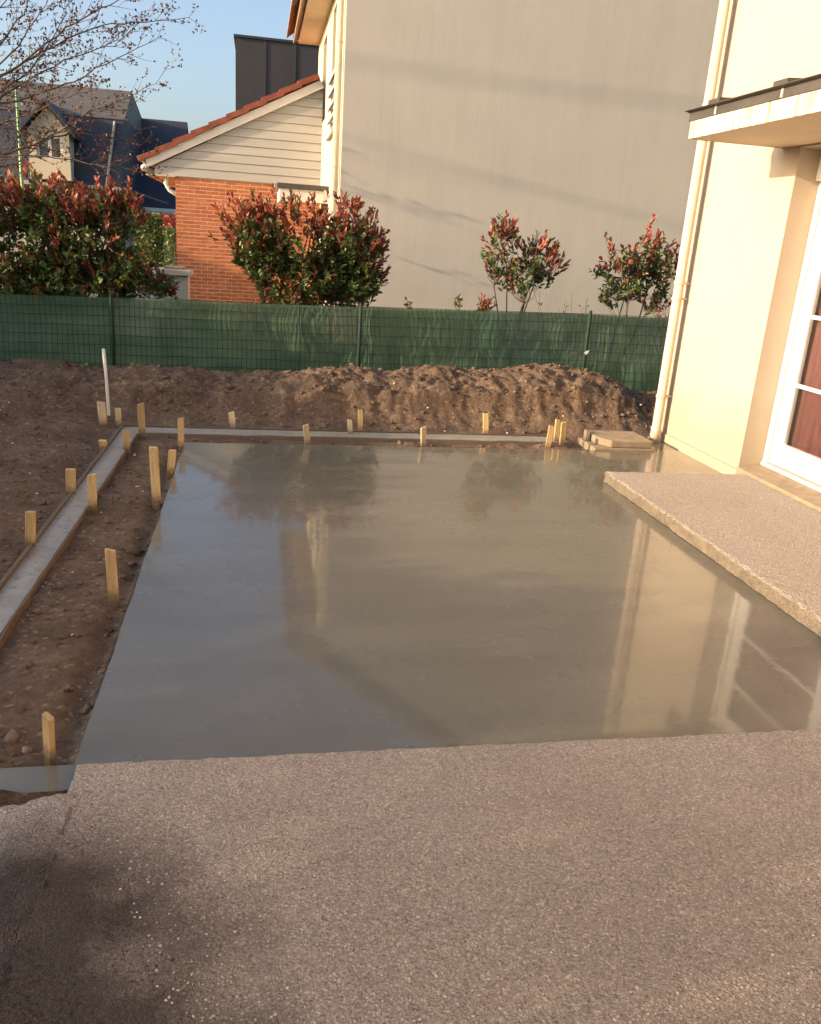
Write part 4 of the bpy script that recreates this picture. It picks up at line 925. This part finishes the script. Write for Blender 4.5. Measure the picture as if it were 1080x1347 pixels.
def photinia(label, blobs, y, base_px, sprigs, seed, redz=0.5, leaf=0.075, depth=0.42, openlow=0.0, group='red-tipped shrubs behind the fence', cat='shrub', nstem=7, stem_r=0.022, redamt=1.0):
    g = np.random.default_rng(seed)
    bl = []
    for (u, v_, ru, rv) in blobs:
        c = P(u, v_, y); s_ = (P(u+10, v_, y).x-c.x)/10
        bl.append((c.x, y, c.z, ru*s_, depth*min(1, 0.5+ru*s_), rv*s_))
    bl = np.array(bl); zmax = max(b[2]+b[5] for b in bl); zmin = min(b[2]-b[5] for b in bl)
    root = thing('photinia_shrub', label, cat, (P(base_px, 400, y).x, y, -0.17), group)
    wgt = bl[:, 3]*bl[:, 5]; wgt = wgt/wgt.sum(); k = g.choice(len(bl), sprigs, p=wgt)
    dr = g.normal(0, 1, (sprigs, 3)); dr /= np.linalg.norm(dr, axis=1, keepdims=True)
    rad = np.clip(g.uniform(0.12, 1.0, sprigs)**0.42*(1+0.12*g.normal(0, 1, sprigs)), 0, 1.25)
    strag = g.uniform(0, 1, sprigs) < 0.05; rad = np.where(strag & (dr[:, 2] > -0.3), g.uniform(1.02, 1.28, sprigs), rad)
    pos = bl[k, :3]+dr*rad[:, None]*bl[k, 3:6]
    nz = fbm(pos[:, 0]*3.1+seed, pos[:, 2]*3.1+pos[:, 1]*2, 3, seed)
    keepm = nz > -0.20-0.12*(pos[:, 2] > zmin+0.6*(zmax-zmin))
    pos, dr, rad = pos[keepm], dr[keepm], rad[keepm]; n = len(pos)
    ax = dr*0.6+np.array([0, 0, 0.75])+g.normal(0, 0.25, (n, 3)); ax /= np.linalg.norm(ax, axis=1, keepdims=True)
    tz = (pos[:, 2]-zmin)/(zmax-zmin)
    # height of the local outline: new growth is red near the top of the outline
    loc = np.full(n, -9.0)
    for b in bl:
        q = np.clip(1-((pos[:, 0]-b[0])/b[3])**2, 0, 1); loc = np.maximum(loc, np.where(q > 0, b[2]+b[5]*np.sqrt(q), -9))
    dtop = np.clip(loc-pos[:, 2], 0, 9)
    pr_ = np.clip(1.15-dtop/redz+g.normal(0, 0.22, n), 0, 1)*redamt+0.06
    isr = g.uniform(0, 1, n) < pr_
    m = 9
    P0 = np.repeat(pos, m, 0); A0 = np.repeat(ax, m, 0); R0 = np.repeat(isr, m)
    along_ = np.tile(np.linspace(-0.08, 0.05, m), n)
    r = g.normal(0, 1, (n*m, 3)); sd2 = np.cross(A0, r); sd2 /= np.linalg.norm(sd2, axis=1, keepdims=True)+1e-9
    spread = np.where(R0, g.uniform(0.25, 0.95, n*m), g.uniform(0.7, 1.6, n*m))
    D = A0+sd2*spread[:, None]+np.where(R0, 0, -0.15)[:, None]*np.array([0, 0, 1]); D /= np.linalg.norm(D, axis=1, keepdims=True)
    t_ = g.uniform(0, 1, (n*m, 1)); sp = np.repeat(g.uniform(0, 1, (n, 1)), m, 0)
    cr = RED*(1-t_)+RED2*t_; cr = np.where(sp > 0.75, BRZ*(1-t_)+OLV*t_, cr)
    cg = GRN*(1-t_)+GRN2*t_; cg = np.where(sp > 0.86, OLV*(0.6+0.5*t_), cg); cg = np.where(sp < 0.12, BRZ*(0.6+0.6*t_), cg)
    colr = np.where(R0[:, None], cr, cg)*g.uniform(0.75, 1.25, (n*m, 1))
    lv = leaves(P0+A0*along_[:, None], D, leaf*g.uniform(0.65, 1.2, n*m), leaf*0.40*g.uniform(0.75, 1.2, n*m), colr)
    keep(build_leaves('crown', [lv], None), root)
    # stems: several stems from the root forking to sprigs
    b = MB(); bx = root.location.x; ids = g.choice(n, min(n, 160), replace=False); order = list(ids)
    forks = []
    for s_ in range(nstem):
        bb = bl[g.choice(len(bl), p=wgt)]
        tgt = Vector((bb[0]+g.normal(0, 0.3)*bb[3], bb[1]+g.normal(0, 0.3)*bb[4], bb[2]+g.uniform(-0.1, 0.5)*bb[5])); st0 = Vector((bx+g.normal(0, 0.05), y+g.normal(0, 0.05), -0.2))
        m1 = st0*0.55+tgt*0.45+Vector((g.normal(0, 0.04), g.normal(0, 0.04), 0.05)); m2 = st0*0.2+tgt*0.8+Vector((g.normal(0, 0.05), g.normal(0, 0.05), 0.03))
        b.tube([st0, m1, m2, tgt], [stem_r, stem_r*0.8, stem_r*0.55, stem_r*0.3], 6, False); forks += [m1, m2, tgt]
    for i in order:
        q = Vector(pos[i]); fk = min(forks, key=lambda z_: (z_-q).length+(0.6 if z_.z > q.z else 0)); mm = (q+fk)/2+Vector((g.normal(0, 0.03), g.normal(0, 0.03), -0.03))
        b.tube([fk, mm, q], [stem_r*0.32, stem_r*0.24, stem_r*0.14], 4, False)
    keep(b.obj('stems', M['stem']), root)
    return root
photinia('large dense red-topped photinia at the left edge behind the fence', [(-60, 325, 60, 90), (0, 316, 55, 84), (55, 308, 45, 76), (105, 312, 45, 70), (140, 300, 36, 52), (168, 285, 22, 36), (168, 355, 36, 40), (0, 375, 70, 35), (75, 375, 60, 35), (135, 375, 50, 30)], 10.35, 70, 2700, 1, 0.42, 0.082, 0.45)
photinia('wide red-topped photinia in front of the brick annex and gable corner', [(338, 310, 46, 44), (395, 315, 55, 52), (450, 325, 45, 55), (470, 355, 36, 45), (400, 372, 62, 36), (335, 335, 26, 34), (320, 290, 28, 26), (492, 320, 14, 22), (445, 378, 50, 28)], 10.35, 372, 2000, 2, 0.42, 0.075, 0.40, nstem=9)
photinia('left one of two small sparse photinias before the blank gable', [(664, 318, 24, 24), (700, 335, 36, 24), (722, 350, 20, 22), (662, 352, 26, 20), (690, 372, 34, 18), (662, 300, 14, 14), (640, 330, 10, 10)], 10.3, 676, 190, 3, 0.36, 0.078, 0.28, nstem=6, stem_r=0.012)
photinia('right one of two small photinias, beside the cream downpipe', [(815, 338, 30, 24), (848, 335, 36, 30), (850, 308, 16, 15), (835, 370, 34, 24), (872, 352, 26, 28), (795, 350, 14, 14), (858, 392, 26, 14), (806, 385, 16, 16)], 10.3, 812, 270, 4, 0.34, 0.078, 0.30, nstem=6, stem_r=0.014)
photinia('small loose photinia sprout poking over the low white wall', [(200, 372, 20, 20), (222, 380, 14, 12)], 10.3, 198, 60, 5, 0.2, 0.075, 0.15, nstem=3, stem_r=0.008, redamt=0.3)
photinia('little red-leaved sprout at the fence top left of the small photinias', [(637, 403, 11, 9)], 10.0, 637, 22, 6, 0.25, 0.055, 0.12, nstem=2, stem_r=0.006)

def sprout(label, u, v0, v1, y, n, lf, seed, colr, group=None, cat='plant', spread=0.1):
    g = np.random.default_rng(seed); b0 = P(u, v0, y); t0 = P(u, v1, y)
    root = thing('young_plant', label, cat, (b0.x, y, b0.z), group); b = MB(); pos = []; ax = []
    for k in range(n):
        e = t0+Vector((g.normal(0, spread), g.normal(0, spread), -g.uniform(0, 0.35)*(t0.z-b0.z))); m_ = (b0+e)/2+Vector((g.normal(0, 0.02), 0, 0))
        b.tube([b0, m_, e], [0.006, 0.004, 0.002], 5, False)
        for q in range(lf):
            t = g.uniform(0.35, 1); p_ = b0.lerp(e, t); d_ = Vector((g.normal(), g.normal(), 0.7)).normalized(); pos.append(p_); ax.append(d_)
    keep(b.obj('stems', M['stem']), root)
    if pos:
        n_ = len(pos); lv = leaves(np.array([tuple(p) for p in pos]), np.array([tuple(p) for p in ax]), g.uniform(0.04, 0.075, n_), g.uniform(0.016, 0.03, n_), np.array(colr)*g.uniform(0.7, 1.4, (n_, 1)))
        keep(build_leaves('foliage', [lv], None), root)
    return root
sprout('small green seedling above the fence at the middle of the gable', 601, 412, 390, 10.0, 4, 10, 11, GRN2, None, 'plant', 0.06)
sprout('small green weed peeping over the fence right of the wide photinia', 535, 412, 393, 10.0, 3, 8, 12, GRN2*0.8, None, 'plant', 0.05)
sprout('tall bare twig standing between the two small photinias', 748, 480, 346, 9.9, 2, 1, 13, GRN2, None, 'plant', 0.03)
sprout('cluster of thin bare shoots right of the left small photinia', 722, 470, 380, 9.95, 7, 2, 14, OLV, None, 'plant', 0.16)
sprout('short bare twig with few leaves left of the fence post', 771, 460, 388, 9.95, 3, 3, 15, OLV*0.6, None, 'plant', 0.05)
sprout('sparse leafy shoots at the fence top beside the downpipe', 868, 440, 388, 10.0, 5, 8, 16, BRZ, None, 'plant', 0.12)
for q, (u, v, n_, lab) in enumerate([(72, 492, 4, 'green weed on top of the heap at the left'), (100, 488, 4, 'browning weed on top of the heap, left of the white rod'), (324, 494, 2, 'tiny green weed on the heap before the fence middle'), (131, 486, 2, 'slim green weed by the fence just left of the rod')]):
    sprout(lab, u, v+6, v-7, 8.5, n_, 9, 20+q, (GRN2, BRZ*0.9, GRN2*1.4, GRN2)[q], 'weeds on the soil heap', 'weed', 0.09)

# clipped hedges farther back, between photinia and annex
def hedge(label, x0, x1, y0, y1, z1fn, n, seed, c1, c2, leaf=0.07, top=None, group=None, z0=-0.15):
    g = np.random.default_rng(seed); root = thing('hedge', label, 'hedge', ((x0+x1)/2, (y0+y1)/2, -0.17), group)
    x = g.uniform(x0, x1, n); y = g.uniform(y0, y1, n); h = z1fn(x, y); z = z0+(h-z0)*g.uniform(0, 1, n)**0.7
    z = z+0.05*fbm(x*3, y*3, 3, seed)
    d = np.stack([g.normal(0, 1, n), g.normal(0, 1, n), g.normal(0.3, 0.8, n)], 1); d /= np.linalg.norm(d, axis=1, keepdims=True)
    t = g.uniform(0, 1, (n, 1)); colr = c1*(1-t)+c2*t
    if top is not None: colr = np.where(((h-z) < 0.28)[:, None], top*(0.7+0.6*t), colr)
    lv = leaves(np.stack([x, y, z], 1), d, leaf*g.uniform(0.7, 1.3, n), leaf*0.5*g.uniform(0.7, 1.3, n), colr); keep(build_leaves('foliage', [lv], None), root)
    b = MB()
    L = max(x1-x0, y1-y0); k = max(2, int(L/0.5))
    for i in range(k):
        t_ = (i+0.5)/k; xx = x0+(x1-x0)*(t_ if x1-x0 > y1-y0 else 0.5); yy = y0+(y1-y0)*(t_ if y1-y0 >= x1-x0 else 0.5)
        b.tube([(xx, yy, -0.2), (xx+g.normal(0, 0.05), yy+g.normal(0, 0.05), float(z1fn(np.array([xx]), np.array([yy]))[0])*0.8)], [0.03, 0.01], 5, False)
    keep(b.obj('stems', M['stem']), root); return root
a, c = P(175, 300, 23), P(213, 283, 23)
hedge('clipped yellow-green hedge in the gap left of the brick annex', a.x, c.x, 23, 24, lambda x, y: np.full(len(x), c.z), 2600, 41, np.array([0.05, 0.08, 0.02]), np.array([0.12, 0.14, 0.03]), 0.10)
a, c = P(214, 300, 22), P(240, 284, 22)
hedge('red-topped hedge touching the brick annex in the gap', a.x, c.x, 22, 22.8, lambda x, y: np.full(len(x), c.z), 1500, 42, GRN, GRN2, 0.09, RED)
# boundary hedge left of the garden (outside the picture): it shades the ground
def hh(x, y): return 2.12+0.10*sst(4.4, 5.4, y)+0.10*fbm(y*0.9, y*0, 3, 5)+0.60*sst(2.9, 0.9, y)*sst(-0.4, 0.8, y)+0.20*sst(1.0, 0.4, y)+0.10*fbm(y*3.2, x, 3, 9)+0.35*sst(11, 14, y)
hedge('tall evergreen boundary hedge along the left side of the garden', -8.0, -7.1, -9.0, 19.0, hh, 90000, 43, GRN, GRN2, 0.12)

# ------------------------------------------------------------------ bare tree at the upper left
TY = 13.2
tree = thing('bare_tree', 'bare budding tree spreading thin branches over the upper left corner', 'tree', (P(-190, 400, TY).x, TY, -0.17))
g = np.random.default_rng(77)
b = MB(); tips = []
tb_ = Vector((P(-190, 400, TY).x, TY, -0.2)); tf = P(-150, 260, TY)
b.tube([tb_, tb_.lerp(tf, 0.5)+Vector((0.04, 0.02, 0)), tf, P(-120, 150, TY+0.1), P(-100, 20, TY), P(-85, -120, TY+0.1)], [0.11, 0.095, 0.08, 0.055, 0.035, 0.012], 10)
keep(b.obj('trunk', M['bark'], None, True), tree)
limbs = [([(-150, 250), (-60, 180), (0, 137), (45, 125), (98, 107), (154, 77), (208, 49)], 0.0, 0.024),
         ([(-130, 190), (-50, 130), (0, 100), (45, 75), (89, 50), (134, 34), (190, 30), (248, 23)], 0.35, 0.022),
         ([(-150, 262), (-70, 225), (0, 205), (42, 190), (89, 166), (119, 146), (154, 134), (205, 110)], -0.3, 0.024),
         ([(-145, 250), (-60, 215), (0, 206), (60, 205), (110, 214), (142, 220), (190, 221)], -0.55, 0.018),
         ([(-120, 150), (-50, 90), (0, 60), (30, 18), (48, -30)], 0.2, 0.022),
         ([(-120, 160), (-50, 120), (15, 70), (45, 28), (75, -20)], 0.5, 0.02),
         ([(-120, 165), (-40, 125), (25, 85), (75, 45), (120, 18), (170, -8), (200, -25)], -0.2, 0.02),
         ([(-140, 230), (-60, 160), (0, 120), (38, 95), (62, 62), (85, 20), (95, -15)], 0.1, 0.018),
         ([(-140, 240), (-60, 170), (5, 125), (60, 92), (110, 70), (150, 60), (175, 38)], 0.6, 0.018),
         ([(-150, 260), (-60, 235), (20, 215), (70, 180), (105, 175), (150, 180), (185, 190)], 0.45, 0.016),
         ([(-110, 80), (-50, 40), (0, 10), (30, -30)], -0.4, 0.018), ([(-145, 245), (-80, 200), (-10, 165), (40, 150), (80, 130), (125, 118)], -0.7, 0.016)]
b = MB(); bp_, ba_ = [], []
def twig(p0, d, L, r, lev):
    n_ = max(2, int(L/0.09)); pts = [p0]; q = p0.copy(); dd = d.copy()
    for i in range(n_):
        dd = (dd+Vector((g.normal(0, 0.10), g.normal(0, 0.10), g.normal(0.03, 0.09)))).normalized(); q = q+dd*(L/n_); pts.append(q.copy())
    rr = [r*(1-0.7*i/n_) for i in range(n_+1)]; b.tube(pts, rr, 4, False)
    for i in range(1, n_+1):
        if g.uniform() < (0.55 if i < n_ else 1.0):
            for _ in range(2 if i < n_ else 3): bp_.append(tuple(pts[i])); v_ = dd*0.6+Vector((g.normal(0, .6), g.normal(0, .6), g.normal(0.4, .5))); ba_.append(tuple(v_.normalized()))
        if lev < 2 and i > 0 and g.uniform() < 0.5:
            s_ = Vector((g.normal(), g.normal(), g.normal())); s_ = (s_-dd*s_.dot(dd)).normalized(); twig(pts[i], (dd*0.75+s_*0.65+Vector((0, 0, 0.12))).normalized(), L*g.uniform(0.35, 0.65), r*0.6, lev+1)
for pl, dy, r in limbs:
    pts = []; m = len(pl)
    for i, (u, v) in enumerate(pl): pts.append(P(u, v, TY+dy*i/(m-1)+float(g.normal(0, 0.04))))
    fine = []
    for i in range(m-1):
        for k in range(4): fine.append(pts[i].lerp(pts[i+1], k/4)+Vector((g.normal(0, .008), g.normal(0, .02), g.normal(0, .008))))
    fine.append(pts[-1]); nf = len(fine); b.tube(fine, [r*(1-0.86*i/(nf-1)) for i in range(nf)], 6, False)
    for i in range(5, nf):
        for _ in range(2):
            if g.uniform() < 0.9:
                dd = (fine[min(i+1, nf-1)]-fine[i-1]).normalized(); s_ = Vector((g.normal(), g.normal(), g.normal(0.15, 1))); s_ = (s_-dd*s_.dot(dd)).normalized()
                twig(fine[i], (dd*0.8+s_*0.6).normalized(), g.uniform(0.18, 0.55)*(1-0.35*i/nf), 0.006*(1-0.4*i/nf), 0)
keep(b.obj('branches', M['bark']), tree)
n_ = len(bp_); lv = leaves(np.array(bp_), np.array(ba_), g.uniform(0.022, 0.05, n_), g.uniform(0.013, 0.026, n_), np.array([0.11, 0.045, 0.03])*g.uniform(0.6, 1.5, (n_, 1)))
keep(build_leaves('buds', [lv], None), tree)

# ------------------------------------------------------------------ overhead cables left of the picture; their shadows cross the gable
k_ = -SUN.z/SUN.x; ky = SUN.y/SUN.x; T_ = 17.0
cb = thing('power_line', 'twin overhead cables on a wooden pole beyond the left edge', 'power line', (P(455, 80, GY).x-T_-6, GY-T_*ky, -0.17))
def shadow_from(p, t): return Vector((p.x-t, p.y-t*ky, p.z+t*k_))
pole_x = -21.0
keep(MB().tube([(pole_x, GY-T_*ky, -0.3), (pole_x, GY-T_*ky, 10.2)], [0.13, 0.09], 10).obj('pole', M['bark'], None, True), cb)
for (uv0, uv1, r) in (((455, 80), (905, 138), 0.022), ((455, 180), (875, 292), 0.016), ((455, 203), (640, 240), 0.010)):
    q0, q1 = shadow_from(P(*uv0, GY), T_), shadow_from(P(*uv1, GY), T_); dv = (q1-q0)
    pts = [q0+dv*t+Vector((0, 0, 0.10*((t-0.5)**2-0.25))) for t in np.linspace(-0.75, 1.5, 14)]
    keep(MB().tube(pts, r, 6).obj('cable', M['cable']), cb)
